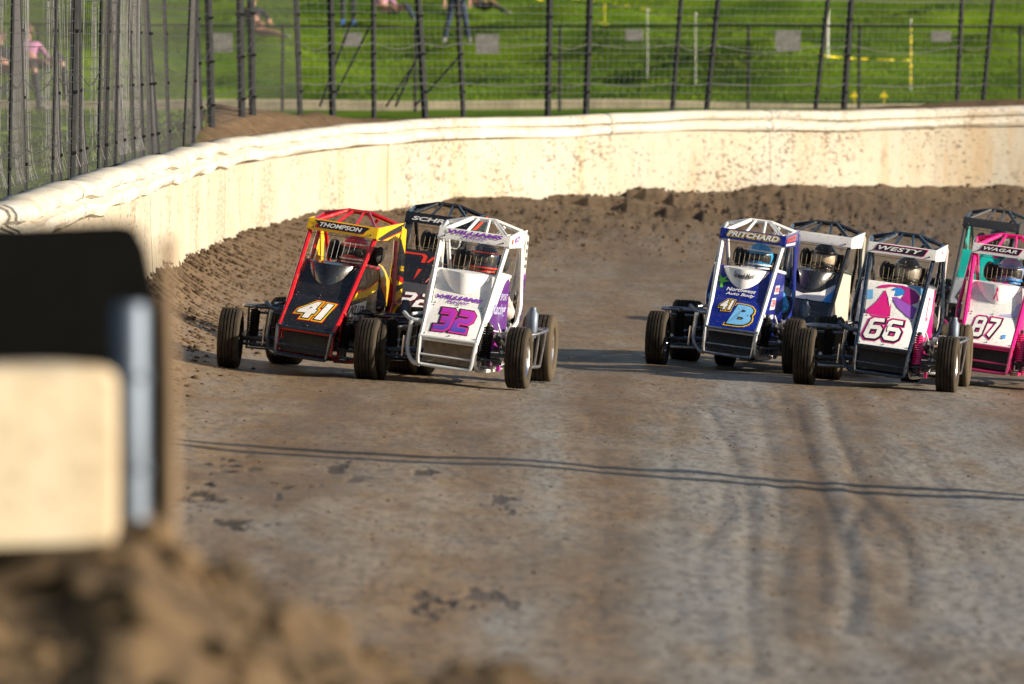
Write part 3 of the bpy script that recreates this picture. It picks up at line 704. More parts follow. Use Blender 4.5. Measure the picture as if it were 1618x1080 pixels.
J, E = seat_pose(.22, 1); spectator('person', J, E, [M['dark_shirt'], M['blue_shirt'], M['skin'], M['grey_cloth']], feet_at(752, 24), 'person lounging in dark trousers with legs stretched to the right', J['hd'][0])
J, E = seat_pose(.12, 1, .12); spectator('person', J, E, [M['skin'], M['dark_shirt'], M['skin'], M['grey_cloth']], feet_at(400, 62), 'child in dark top with pale collar sitting on the grass behind the fence', J['hd'][0])
def near_pt(px, py):
    for yy in np.arange(60, 131, .3):
        x = (px-809)*yy/F; z = float(outer(np.array([x]), np.array([yy]))[0])
        if proj((x, yy, z))[1] <= py: return Vector((x, yy, z))
    return Vector((x, yy, z))
chp = near_pt(12, 176)
J, E = seat_pose(.44, 1); J = {k: ((v_[0][0], v_[0][1], v_[0][2]+.36), v_[1]) for k, v_ in J.items()}
for n in 'lr':
    for q in ('an', 'to'): J[q+n] = ((J[q+n][0][0]-.1, J[q+n][0][1], J[q+n][0][2]-.36), J[q+n][1])
o = spectator('person', J, E, [M['dark_shirt'], M['dark_shirt'], M['skin'], M['grey_cloth']], chp, 'person with long brown hair and dark clothes in a folding chair', J['hd'][0])
o['group'] = 'seated pair at the far left'
J, E = seat_pose(.44, 1); J = {k: ((v_[0][0], v_[0][1], v_[0][2]+.36), v_[1]) for k, v_ in J.items()}
for n in 'lr':
    for q in ('an', 'to'): J[q+n] = ((J[q+n][0][0]-.1, J[q+n][0][1], J[q+n][0][2]-.36), J[q+n][1])
o = spectator('person', J, E, [M['dark_shirt'], M['pink_shirt'], M['skin'], M['grey_cloth']], chp+Vector((.36, 1.2, .1)), 'person in a pink shirt seated beside the long haired person', J['hd'][0])
o['group'] = 'seated pair at the far left'
for dx, dy, lab in ((0, 0, 'folding camp chair under the long haired person'), (.36, 1.2, 'folding camp chair under the person in the pink shirt')):
    c = empty('camp_chair', chp+Vector((dx-.03, dy, .1*(dx > 0)))); tag(c, lab, 'chair', 'camp chairs at the far left')
    mb = MB(); mb.slab([(-.26, -.22, .38), (.24, -.22, .42), (.24, .24, .42), (-.26, .24, .38)], (0, 0, -.02)); mb.build('seat', M['grey_cloth'], c)
    mb = MB(); mb.slab([(-.28, -.24, .40), (-.28, .24, .40), (-.40, .24, .86), (-.40, -.24, .86)], (-.02, 0, 0)); mb.build('backrest', M['grey_cloth'], c)
    for (a, b) in (((-.28, -.26, .6), (.26, -.26, 0)), ((-.28, -.26, 0), (.26, -.26, .6)), ((-.28, .26, .6), (.26, .26, 0)), ((-.28, .26, 0), (.26, .26, .6))):
        mb = MB(); mb.tube([a, b], .012, 6); mb.build('leg', M['steel'], c)

# ---------------------------------------------------------------- writing
_TC = {}
def text2d(txt, bold=.02, shear=.0, space=1.0):
    key = (txt, bold, shear, space)
    if key in _TC: return _TC[key]
    cu = bpy.data.curves.new('t', 'FONT'); cu.body = txt; cu.offset = bold; cu.shear = shear; cu.space_character = space
    cu.resolution_u = 3; cu.fill_mode = 'FRONT'
    o = bpy.data.objects.new('t', cu); COL.objects.link(o); bpy.context.view_layer.update()
    me = bpy.data.meshes.new_from_object(o.evaluated_get(bpy.context.evaluated_depsgraph_get()))
    v = np.array([x.co[:2] for x in me.vertices]); f = [tuple(p.vertices) for p in me.polygons]
    bpy.data.objects.remove(o); bpy.data.meshes.remove(me)
    _TC[key] = (v, f); return _TC[key]
class Panel:
    """bilinear patch: corners bl, br, tr, tl"""
    def __init__(s, bl, br, tr, tl, crown=0):
        s.c = [Vector(p) for p in (bl, br, tr, tl)]; s.crown = crown
        s.N = ((s.c[1]-s.c[0]).cross(s.c[3]-s.c[0])).normalized()
        s.w = ((s.c[1]-s.c[0]).length+(s.c[2]-s.c[3]).length)/2; s.h = ((s.c[3]-s.c[0]).length+(s.c[2]-s.c[1]).length)/2
    def at(s, u, v, off=0):
        a = s.c[0].lerp(s.c[1], u); b = s.c[3].lerp(s.c[2], u); p = a.lerp(b, v)
        return p+s.N*(off+s.crown*max(0, math.sin(math.pi*min(1, max(0, u))))*max(0, math.sin(math.pi*min(1, max(0, v))))**.5)
    def mesh(s, mb, nu=10, nv=8, th=.006, flange=0):
        rows = []
        for j in range(nv+1):
            r = []
            v = j/nv
            if flange: r.append(s.at(0, v, -flange)-(s.c[1]-s.c[0]).normalized()*.006)
            for i in range(nu+1): r.append(s.at(i/nu, v))
            if flange: r.append(s.at(1, v, -flange)+(s.c[1]-s.c[0]).normalized()*.006)
            rows.append(r)
        mb.quadgrid(rows)
        back = [[p-s.N*th for p in r] for r in rows]; mb.quadgrid([list(reversed(r)) for r in back])
        for a, b in ((rows[0], back[0]), (back[-1], rows[-1])): mb.quadgrid([b, a])
        L = [r[0] for r in rows]; Lb = [r[0] for r in back]; mb.quadgrid([L, Lb]); L = [r[-1] for r in rows]; Lb = [r[-1] for r in back]; mb.quadgrid([Lb, L])
    def text(s, mb, txt, box, bold=.02, shear=0, off=.004, ref=None, space=1.0, grow=(0, 0)):
        """box u0,v0,u1,v1 fitted to the plain glyphs; ref keeps an outline registered with its fill"""
        v, f = text2d(txt, bold, shear, space); rv, _ = text2d(txt, ref if ref is not None else bold, shear, space)
        lo, hi = rv.min(0), rv.max(0); u0, v0, u1, v1 = box
        b = len(mb.v)
        for x, y in v:
            q = ((x-lo[0])/(hi[0]-lo[0]), (y-lo[1])/(hi[1]-lo[1]))
            mb.v.append(tuple(s.at(u0+(u1-u0)*q[0]+grow[0], v0+(v1-v0)*q[1]+grow[1], off)))
        for p in f: mb.f.append(tuple(b+i for i in p)); mb.m.append(mb.mi)
    def poly(s, mb, uv, off=.003):
        b = len(mb.v)
        for u, v in uv: mb.v.append(tuple(s.at(u, v, off)))
        mb.f.append(tuple(range(b, b+len(uv)))); mb.m.append(mb.mi)
def smile(u0, u1, vt, vb_top, vb_bot, n=12):
    return [(u0+(u1-u0)*i/n, vt-(vt-vb_bot)*math.sin(math.pi*i/n)**.8) for i in range(n+1)]+[(u1-(u1-u0)*i/n, vt-(vt-vb_top)*math.sin(math.pi*i/n)**.8) for i in range(1, n)]

ROLL = R(4.5)
def T(p):
    x, y, z = p; c, s_ = math.cos(ROLL), math.sin(ROLL); z0 = z-.2
    return (x*c+z0*s_+.045, y, z0*c-x*s_+.2)

# wheel meshes, shared by every car (axis along x, origin at the hub)
def wheel_meshes():
    out = {}
    for kind, Rr, Wd, rim, nr_ in (('front', .239, .165, .135, 5), ('rear', .268, .25, .15, 6)):
        h = Wd/2; pr = [(-h*.62, rim), (-h*.92, rim+.02), (-h*1.02, (rim+Rr)/2), (-h*.97, Rr-.022), (-h*.86, Rr-.006)]
        for k in range(nr_+1):
            x = -h*.80+2*h*.80*k/nr_
            cr = Rr-.004*(2*abs(k/nr_-.5))**2
            pr += [(x-.0065, cr), (x-.0045, cr-.009), (x+.0045, cr-.009), (x+.0065, cr)] if 0 < k < nr_ else [(x, cr)]
        pr += [(h*.86, Rr-.006), (h*.97, Rr-.022), (h*1.02, (rim+Rr)/2), (h*.92, rim+.02), (h*.62, rim)]
        t = MB(); t.lathe(pr, 56)
        m_ = MB()
        m_.lathe([(-h*.70, rim-.004), (-h*.74, rim+.012), (-h*.68, rim+.014), (-h*.60, rim), (-h*.3, rim-.02), (h*.3, rim-.02), (h*.60, rim), (h*.66, rim+.016), (h*.78, rim+.018), (h*.80, rim+.006), (h*.66, rim-.006), (h*.30, rim-.018), (-h*.1, rim-.03), (-h*.16, .07), (-h*.05, .055), (h*.02, .05), (h*.04, .0)], 48)
        hb = MB(); hb.lathe([(-h*.9, .0), (-h*.9, .045), (-h*.2, .05), (h*.05, .042), (h*.25, .036), (h*.28, .0)], 20)
        for a in range(6): hb.tube([(-h*.0, .04*math.cos(a*1.047), .04*math.sin(a*1.047)), (h*.12, .04*math.cos(a*1.047), .04*math.sin(a*1.047))], .006, 6)
        out[kind] = (t, m_, hb)
    return out
WM = wheel_meshes(); _wp = {}
def add_wheel(car, kind, loc, steer=0, rimmat='chrome'):
    key = (kind, rimmat)
    if key not in _wp:
        t, m_, hb = WM[kind]; h_ = hb.build('wheel', M['dark_steel'], smooth=True); tt = t.build('tyre', M['tyre'], h_, smooth=True); rr = m_.build('rim', M[rimmat], h_, smooth=True)
        _wp[key] = (h_, tt, rr); w_ = h_
    else:
        h_, tt, rr = _wp[key]; w_ = h_.copy(); COL.objects.link(w_)
        for c in (tt, rr): q = c.copy(); COL.objects.link(q); q.parent = w_
    w_.parent = car; w_.location = loc; w_.rotation_euler = (random.uniform(0, 6), 0, 0) if not steer else (0, 0, steer)
    return w_

def bezier_scoop(hood, mb, prot=.085, u0=.07, u1=.93, vt=.97, vm=.66, vb=.33, n=18):
    """crescent air blister on the upper hood: shelf, lip and face"""
    rows = [[], [], [], [], []]
    for i in range(n+1):
        s_ = math.sin(math.pi*i/n); u = u0+(u1-u0)*i/n; e = s_**.75
        vu = vt-(vt-vm)*e; vl = vt-(vt-vb)*e-.02
        rows[0].append(hood.at(u, vt, .003+.012*e)); rows[1].append(hood.at(u, vu+.02*e, .004+prot*e)); rows[2].append(hood.at(u, vu-.02*e, .004+prot*e*.96))
        rows[3].append(hood.at(u, (vu*.35+vl*.65), .004+prot*.45*e)); rows[4].append(hood.at(u, vl, .002))
    mb.quadgrid([list(reversed(r)) for r in rows])
    return rows

class ScoopMap(Panel):
    def __init__(s, hood): s.h_ = hood; s.N = hood.N
    def at(s, u, v, off=0):
        s_ = max(0, math.sin(math.pi*u)); e = s_**.75; U = .07+.86*u; vt, vm, vb = .97, .66, .33
        vu = vt-(vt-vm)*e-.02*e; vl = vt-(vt-vb)*e-.02; prot = .085; vm_ = vu*.35+vl*.65
        lo = s.h_.at(U, vl, .002); mi = s.h_.at(U, vm_, .004+prot*.45*e); hi = s.h_.at(U, vu, .004+prot*e*.96)
        p = lo.lerp(mi, v/.4) if v < .4 else mi.lerp(hi, (v-.4)/.6)
        return p+s.N*off+Vector((0, -off*.6, 0))
def make_car(name_, label, px, py, yaw, c, group='midget race cars racing towards the camera', roof=False):
    # place: px = pixel x of the front axle centre; py = contact line (or roof crest when roof)
    for Yd in np.arange(50, 95, .05):
        x = (px-809)*Yd/F; z = gz(x, Yd)
        yy = proj((x, Yd, z+(1.265 if roof else 0)))[1]
        if yy <= py: break
    cy, sy = math.cos(yaw), math.sin(yaw)
    def wpt(lx, ly): X_ = x+lx*cy+ly*sy; Y_ = Yd-lx*sy+ly*cy; return Vector((X_, Y_, gz(X_, Y_)))
    FLp, FRp, RLp, RRp = wpt(-.585, 0), wpt(.585, 0), wpt(-.535, 1.65), wpt(.535, 1.65)
    xr = (FRp-FLp).normalized(); yb = ((RLp+RRp)/2-(FLp+FRp)/2).normalized(); zu = xr.cross(yb).normalized(); yb = zu.cross(xr)
    Mx = Matrix((xr, yb, zu)).transposed().to_4x4(); Mx.translation = (FLp+FRp)/2+zu*.0
    car = empty('race_car'); car.matrix_world = Mx; tag(car, label, 'race car', group)
    fr = c['frame']; fr2 = c.get('frame2', fr)
    def tubes(name, lst, mat, r=.017, n=8, ch=True, label=None):
        mb = MB()
        for t in lst:
            rr = t[1] if len(t) > 1 and not isinstance(t[1], tuple) else r
            mb.tube(t[0], rr, n, rnd=(t[2] if len(t) > 2 else 0))
        o = mb.build(name, mat, car, smooth=True, T=T if ch else None)
        if label: o['label'] = label
        return o
    # ---- roll cage
    roofz = [(-.262, .60, 1.135), (.262, .60, 1.135)]
    L_ = []
    L_ += [([(-.262, .60, 1.14), (-.262, .60, 1.09), (-.225, .02, .50), (-.215, -.19, .335)], .0195)]
    L_ += [([(.262, .60, 1.14), (.262, .60, 1.09), (.225, .02, .50), (.215, -.19, .335)], .0195)]
    L_ += [([(-.262, .63, 1.15), (.262, .63, 1.15)], .016)]
    L_ += [([(-.30, 1.14, 1.205), (-.09, 1.10, 1.262), (.09, 1.10, 1.262), (.30, 1.14, 1.205)], .019)]
    L_ += [([(-.262, .60, 1.15), (-.09, 1.02, 1.262), (.09, 1.02, 1.262), (.262, .60, 1.15)], .018)]
    for s in (-1, 1):
        L_ += [([(s*.262, .60, 1.15), (s*.30, 1.14, 1.205)], .018), ([(s*.08, .60, 1.15), (s*.045, 1.02, 1.262)], .013), ([(s*.20, .72, 1.165), (s*.30, 1.25, 1.18)], .012)]
        L_ += [([(s*.30, 1.14, 1.205), (s*.27, 1.34, .9), (s*.22, 1.62, .52)], .017)]
        L_ += [([(s*.25, .42, .88), (s*.30, .70, .86)], .016)]
    L_ += [([(0.17, 1.02, 1.23), (-.28, 1.16, .62)], .014)]
    tubes('roll_cage', L_, fr)
    for s in (-1, 1):
        tubes('hoop_post', [([(s*.30, 1.14, 1.205), (s*.335, 1.10, .90), (s*.375, 1.06, .60), (s*.36, 1.00, .47), (s*.26, .82, .36)], .0185, 2), ([(s*.33, 1.10, .80), (s*.30, 1.35, .70)], .014)], fr2)
    # ---- lower chassis
    C_ = []
    for s in (-1, 1):
        C_ += [([(s*.215, -.19, .33), (s*.22, -.17, .14), (s*.27, .4, .12), (s*.31, 1.0, .14), (s*.24, 1.75, .2)], .016, 1)]
        C_ += [([(s*.225, .02, .50), (s*.29, .7, .44), (s*.30, 1.2, .44), (s*.22, 1.65, .5)], .016)]
        C_ += [([(s*.225, .02, .50), (s*.23, .05, .13)], .014), ([(s*.30, 1.1, .44), (s*.30, 1.1, .14)], .014), ([(s*.26, .5, .46), (s*.27, .45, .12)], .014)]
    C_ += [([(-.23, .03, .15), (.23, .03, .15)], .014), ([(-.22, -.19, .335), (.22, -.19, .335)], .014), ([(-.25, .6, .46), (.28, .6, .46)], .014)]
    tubes('chassis_frame', C_, fr)
    bm_ = c.get('bumper', M['steel'])
    tubes('front_bumper', [([(-.226, -.215, .35), (.226, -.215, .35)], .0125), ([(-.222, -.19, .355), (-.216, -.235, .335), (-.208, -.24, .15), (-.19, -.24, .135), (.19, -.24, .135), (.208, -.24, .15), (.216, -.235, .335), (.222, -.19, .355)], .014, 1), ([(-.20, -.24, .215), (.20, -.24, .215)], .008)], bm_)
    tubes('side_bumper', [([(-.235, 0, .46), (-.33, -.03, .455), (-.40, .06, .50)], .017, 1), ([(-.33, .02, .50), (-.245, .10, .52)], .013), ([(-.325, -.03, .45), (-.33, -.05, .22), (-.26, -.17, .14), (-.2, -.2, .13)], .017, 2)], bm_)
    # ---- body panels
    hood = Panel((-.205, .13, .598), (.205, .13, .598), (.232, .44, .868), (-.232, .44, .868), .012)
    nose = Panel((-.222, -.18, .36), (.222, -.18, .36), (.212, .125, .598), (-.212, .125, .598), .014)
    vis = Panel((-.283, .555, 1.093), (.283, .555, 1.093), (.279, .585, 1.18), (-.279, .585, 1.18), .004)
    side = {1: Panel((.232, .02, .41), (.325, .74, .40), (.305, .70, .85), (.245, .42, .86), .0), -1: Panel((-.325, .74, .40), (-.232, .02, .41), (-.245, .42, .86), (-.305, .70, .85), .0)}
    rs = {1: Panel((.287, .56, 1.083), (.330, 1.12, 1.085), (.330, 1.24, 1.225), (.285, .59, 1.18)), -1: Panel((-.330, 1.12, 1.085), (-.287, .56, 1.083), (-.285, .59, 1.18), (-.330, 1.22, 1.20))}
    sail = {1: Panel((.335, 1.16, .50), (.33, 1.58, .50), (.333, 1.36, 1.17), (.333, 1.19, 1.20)), -1: Panel((-.33, 1.58, .50), (-.335, 1.16, .50), (-.333, 1.19, 1.19), (-.333, 1.34, 1.16))}
    def pan(name, P_, mat, fl=0, nu=10, nv=8):
        mb = MB(); P_.mesh(mb, nu, nv, .005, fl); return mb.build(name, mat, car, smooth=False, T=T)
    ho = pan('hood', hood, c['hood'], .03); no = pan('nose_panel', nose, c['nose'], .045); vo = pan('visor_panel', vis, c['visor'], .02)
    so_ = {s: pan('side_panel', side[s], c['side'], 0, 8, 4) for s in (1, -1)}
    ro = {s: pan('roof_side_panel', rs[s], c['roofside'], 0, 8, 3) for s in (1, -1)}
    sa = {s: pan('sail_panel', sail[s], c['sail'], 0, 4, 6) for s in (1, -1)}
    sc_o = None
    if c.get('scoop'):
        mb = MB(); bezier_scoop(hood, mb); sc_o = mb.build('hood_scoop', c['scoop'], car, smooth=True, T=T)
    mb = MB()
    for P_ in (hood, nose):
        for u in (.06, .5, .94):
            for v in (.05, .95) if P_ is nose else (.03,): mb.ell(P_.at(u, v, .003), (.006, .006, .006), 6, 4)
    for u in (.09, .91): mb.ell(vis.at(u, .25, .004), (.009, .006, .007), 8, 4)
    mb.build('panel_bolt', M['dark_steel'], car, T=T)
    # edge strip of hood
    PN = dict(hood=(hood, ho), nose=(nose, no), visor=(vis, vo), side=(side[1], so_[1]), rside=(rs[1], ro[1]), sail=(sail[1], sa[1]), scoop=(ScoopMap(hood), sc_o or ho))
    def decal(which, name, mat, fn):
        P_, par = PN[which]; mb = MB(); fn(P_, mb); o = mb.build(name, mat, car if par is None else par, T=T); return o
    for d in c.get('decals', []): decal(d[0], d[1], d[2], d[3])
    # dash, floor, firewall, tail
    mb = MB(); mb.slab([(-.20, -.18, .145), (.20, -.18, .145), (.28, .9, .13), (-.28, .9, .13)], (0, 0, -.012)); mb.build('floor_pan', M['dark_steel'], car, T=T)
    mb = MB(); mb.slab([(-.19, -.14, .16), (.19, -.14, .16), (.19, -.10, .32), (-.19, -.10, .32)], (0, .03, 0)); mb.build('radiator', M[c.get('rad', 'radiator')], car, T=T)
    mb = MB(); mb.slab([(-.225, .43, .40), (.235, .43, .40), (.235, .46, .855), (-.225, .46, .855)], (0, .012, 0)); mb.build('firewall', M['black_cloth'], car, T=T)
    mb = MB()
    for k, (y_, hw_, z0, z1) in enumerate([(1.30, .24, .34, .92), (1.5, .23, .36, .90), (1.75, .20, .42, .82), (1.95, .14, .50, .72), (2.02, .08, .56, .66)]):
        pass
    rws = []
    for y_, hw_, z0, z1 in [(1.32, .20, .36, .88), (1.5, .21, .36, .88), (1.75, .18, .42, .80), (1.95, .12, .50, .72), (2.03, .03, .58, .64)]:
        rws.append([(hw_*math.copysign(abs(math.cos(a))**.6, math.cos(a)), y_, (z0+z1)/2+(z1-z0)/2*math.copysign(abs(math.sin(a))**.6, math.sin(a))) for a in [2*math.pi*k/20 for k in range(20)]])
    mb.quadgrid(rws, True); mb.f.append(tuple(range(20))[::-1]); mb.m.append(0); mb.build('fuel_tank', c['sail'], car, smooth=True, T=T)
    # seat with head bolster
    mb = MB(); mb.slab([(-.18, 1.04, .22), (.20, 1.04, .22), (.17, 1.22, .98), (-.15, 1.22, .98)], (0, .04, .02)); mb.box((0.01, .86, .24), (.19, .2, .03))
    for s in (-1, 1): mb.slab([(s*.20, .80, .30), (s*.20, 1.05, .25), (s*.19, 1.20, .75), (s*.19, .98, .62)], (s*.025, 0, 0))
    mb.ell((-.145, 1.0, .945), (.05, .13, .085), 12, 8); mb.ell((.215, 1.05, .95), (.03, .11, .07), 12, 8)
    mb.build('seat', M['black_cloth'], car, smooth=True, T=T)
    # window wires
    wires = []
    for k in range(11):
        u = (k+.5)/11; x0_ = -.235+.47*u
        zt = 1.085 if c.get('fullmesh', False) else .99
        wires.append(([(x0_*.96, .47, .872), (x0_*1.0, .47+(zt-.872)*.5, zt)], .0012))
    wires.append(([(-.24, .475, .895), (.24, .475, .895)], .0022)); wires.append(([(-.25, .57, 1.07), (.25, .57, 1.07)], .0022))
    tubes('window_guard', wires, M[c.get('guard', 'guard_wire')], n=4)
    # steering wheel
    mb = MB(); ring = [(.0+.13*math.cos(a), .62+.05*math.sin(a), .75+.11*math.sin(a)) for a in [2*math.pi*k/20 for k in range(21)]]; mb.tube(ring, .012, 6); mb.tube([(0, .62, .75), (0, .45, .68)], .012, 6); mb.tube([(-.13, .62, .75), (.13, .62, .75)], .008, 6); mb.build('steering_wheel', M['black_rubber'], car, smooth=True, T=T)
    # mirror / side braces small stubs
    # ---- running gear
    tubes('front_axle', [([(-.50, 0, .245), (.50, 0, .245)], .022), ([(-.47, -.035, .20), (.45, -.035, .205)], .011), ([(-.5, 0, .245), (-.5, -.05, .30)], .012), ([(.46, .02, .25), (.30, .55, .24)], .011), ([(-.44, .02, .25), (-.30, .55, .24)], .011), ([(.44, .0, .29), (.29, .55, .33)], .010), ([(-.44, .0, .29), (-.29, .55, .33)], .010)], c.get('axle', M['dark_steel']), ch=False)
    for s in (-1, 1): tubes('steering_knuckle', [([(s*.46, -.06, .27), (s*.46, .08, .25)], .014)], M['steel'], ch=False)
    tubes('rear_axle', [([(-.52, 1.65, .27), (.52, 1.65, .27)], .025), ([(.3, 1.65, .27), (.3, .9, .30)], .012), ([(-.3, 1.65, .27), (-.3, .9, .30)], .012)], M['dark_steel'], ch=False)
    shm = c.get('shock', M['black_rubber'])
    for (x_, y_, zt, zb, lean) in ((-.41, .02, .50, .22, .0), (.325, -.02, .49, .19, .02), (-.34, 1.55, .55, .26, .03), (.34, 1.55, .55, .26, -.03)):
        mb = MB(); nn_ = 13; pts = []; 
        mb.tube([(x_, y_, zb), (x_+lean, y_+.03, zt)], .019, 10)
        mb.tube([(x_, y_, zb-.035), (x_, y_, zb+.01)], .026, 8)
        hel = []
        for k in range(nn_*8): t = k/(nn_*8); a = 2*math.pi*k/8; hel.append((x_+lean*t+.034*math.cos(a), y_+.03*t+.034*math.sin(a), zb+.03+(zt-zb-.06)*t))
        so2 = mb.build('shock_absorber', M['dark_steel'], car, smooth=True)
        mb = MB(); mb.tube(hel, .0085, 5); mb.build('coil_spring', shm if x_ > 0 else M['black_rubber'], so2, smooth=True)
    # nerf bars
    nb = c.get('nerf', M['steel'])
    tubes('nerf_bar', [([(.30, .50, .37), (.60, .62, .385), (.70, 1.12, .43), (.52, 1.25, .42), (.30, 1.25, .42)], .013, 1), ([(.30, .55, .14), (.58, .66, .135), (.645, 1.08, .14), (.30, 1.2, .14)], .013, 1),
                       ([(.605, .68, .38), (.585, .69, .14)], .009), ([(.635, .84, .395), (.61, .85, .14)], .009), ([(.67, .99, .41), (.635, 1.0, .14)], .009)], nb, ch=False)
    tubes('nerf_bar', [([(-.30, .42, .475), (-.60, .50, .475), (-.645, .62, .475), (-.645, 1.02, .47), (-.56, 1.16, .47), (-.30, 1.2, .46)], .013, 1), ([(-.30, .50, .43), (-.56, .56, .43), (-.60, .66, .43)], .010), ([(-.60, .60, .15), (-.60, .60, .47)], .010), ([(-.62, .95, .15), (-.62, .95, .47)], .010), ([(-.30, .55, .15), (-.60, .6, .15), (-.62, 1.0, .15), (-.3, 1.1, .15)], .011)], c.get('nerf_left', nb), ch=False)
    tubes('side_stay', [([(-.36, -.06, .33), (-.36, -.06, .17)], .010)], M['chrome'])
    # engine on the right flank, headers and canister
    mb = MB()
    mb.box((.36, .60, .30), (.055, .12, .08), Matrix.Rotation(.2, 3, 'X')); mb.box((.37, .68, .41), (.045, .07, .045)); mb.lathe([(-.04, .0), (-.04, .06), (.05, .06), (.055, .0)], 16, 'x', (.39, .55, .26))
    for k in range(5): mb.box((.375, .60, .335+.018*k), (.06, .09, .004))
    mb.lathe([(-.03, 0), (-.03, .045), (.03, .045), (.03, 0)], 14, 'x', (.35, .35, .40)); mb.box((.33, .25, .28), (.03, .05, .05)); mb.tube([(.29, .2, .42), (.36, .3, .36), (.37, .5, .33)], .014, 6, 1); mb.tube([(.28, .1, .30), (.35, .25, .25), (.36, .5, .2)], .011, 6, 1)
    mb.box((.33, .44, .22), (.035, .06, .04)); mb.ell((.33, .16, .40), (.035, .03, .045), 10, 6)
    eo = mb.build('engine', M['engine_metal'], car, smooth=False, T=T)
    mb = MB(); mb.lathe([(-.02, 0), (-.02, .03), (.02, .035), (.02, 0)], 14, 'x', (.38, .42, .44)); mb.tube([(.38, .42, .44), (.345, .36, .42)], .012, 6); mb.tube([(.30, .32, .5), (.345, .33, .40), (.34, .36, .3)], .009, 6); mb.build('engine_fitting', M['steel'], eo, smooth=True, T=T)
    if c.get('inner'):
        
        for cc_, hh_ in (((.30, .22, .34), (.012, .06, .10)), ((.335, .46, .18), (.012, .05, .05)), ((.30, .12, .24), (.014, .03, .07))):
            mb = MB(); mb.box(cc_, hh_); mb.build('engine_cover', c['inner'], eo, T=T)
    tubes('exhaust_pipe', [([(.30, .45, .33), (.40, .40, .375), (.46, .55, .37), (.50, .8, .36), (.54, 1.02, .37)], .02, 2)], M['rust_pipe'], ch=False)
    mb = MB(); q = Matrix.Rotation(R(-8), 3, 'X')
    rr = []
    for z_, r_ in [(-.12, .0), (-.12, .035), (-.09, .047), (.07, .047), (.095, .03), (.12, .028), (.125, .0)]: rr.append([Vector((.55, 1.05, .475))+q @ Vector((r_*math.cos(a), r_*math.sin(a), z_)) for a in [2*math.pi*k/18 for k in range(18)]])
    mb.quadgrid(rr, True); mb.build('muffler', M['galvanised'], car, smooth=True)
    # wheels
    rim = c.get('rim', 'chrome')
    for lx, ly, kind, st in ((-.585, 0, 'front', c.get('steer', -.02)), (.585, 0, 'front', c.get('steer', -.02)), (-.535, 1.65, 'rear', 0), (.545, 1.65, 'rear', 0)):
        add_wheel(car, kind, (lx, ly, .239-.006 if kind == 'front' else .268-.006), st, rim)
    # ---- driver: his own thing, strapped in the seat
    hx = c.get('hx', .03)
    J = {'pel': ((.01, .92, .34), (.16, .13)), 'ch': ((.01, 1.05, .64), (.17, .12)), 'nk': ((.015, 1.06, .79), .065), 'hd': ((hx, 1.0, .92), .085), 'ht': ((hx, 1.0, .98), .06)}
    E = [('pel', 'ch', 0), ('ch', 'nk', 0), ('nk', 'hd', 1), ('hd', 'ht', 1)]
    for s, n in ((-1, 'l'), (1, 'r')):
        J['sh'+n] = ((s*.19+.01, 1.03, .71), .068); J['el'+n] = ((s*.325, .88, .545), .055); J['wr'+n] = ((s*.15, .68, .69), .036)
        E += [('ch', 'sh'+n, 0), ('sh'+n, 'el'+n, 0), ('el'+n, 'wr'+n, 0)]; hand(J, E, 'wr'+n, (-s*.2, -.6, .6), s, 2)
        J['kn'+n] = ((s*.12, .52, .52), .075); J['an'+n] = ((s*.11, .12, .30), .045); J['to'+n] = ((s*.11, .02, .38), (.04, .03))
        E += [('pel', 'kn'+n, 0), ('kn'+n, 'an'+n, 0), ('an'+n, 'to'+n, 2)]
    J = {k: (T(v_[0]), v_[1]) for k, v_ in J.items()}
    dr = skinmesh('person', J, E, [c['suit'], M['skin'], M['black_cloth']], None, sub=1); dr.matrix_world = Mx
    tag(dr, c['dlabel'], 'person', 'helmeted drivers in their cars')
    mb = MB(); rows_ = []
    hc = Vector((hx, .985, .955))
    for i in range(15):
        t = math.pi*i/14; row = []
        for k in range(24):
            a = 2*math.pi*k/24; sx_ = .118; dx_, dy_, dz_ = math.sin(t)*math.cos(a), math.sin(t)*math.sin(a), math.cos(t)
            chin = max(0, -dz_)*max(0, -dy_)
            row.append(hc+Vector((dx_*sx_*(1-.10*max(0, -dz_)), dy_*.145-chin*.035, dz_*.135)))
        rows_.append(row)
    mb.quadgrid(rows_, True); he = mb.build('helmet', c['helmet'], dr, smooth=True, T=T)
    mb = MB(); rv = []
    for i in range(6):
        z_ = .035-.075*i/5; row = []
        for k in range(13):
            a = -math.pi/2+R(62)*(k/6-1)
            rr_ = math.sqrt(max(0, 1-(z_/.135)**2)); row.append(hc+Vector((math.cos(a)*.121*rr_, math.sin(a)*.149*rr_-.002, z_)))
        rv.append(row)
    mb.quadgrid(rv); mb.build('helmet_visor', c.get('vglass', M['visor_glass']), he, smooth=True, T=T)
    mb = MB()
    for z_ in (.06, -.058, -.085):
        pts = []
        for k in range(17):
            a = -math.pi/2+R(85)*(k/8-1); rr_ = math.sqrt(max(0, 1-(z_/.135)**2)); pts.append(hc+Vector((math.cos(a)*.122*rr_, math.sin(a)*.150*rr_-.012*(z_ < 0), z_)))
        mb.tube(pts, .0075, 5)
    mb.build('helmet_stripe', c.get('hstripe', M['white_cloth']), he, smooth=True, T=T)
    return car

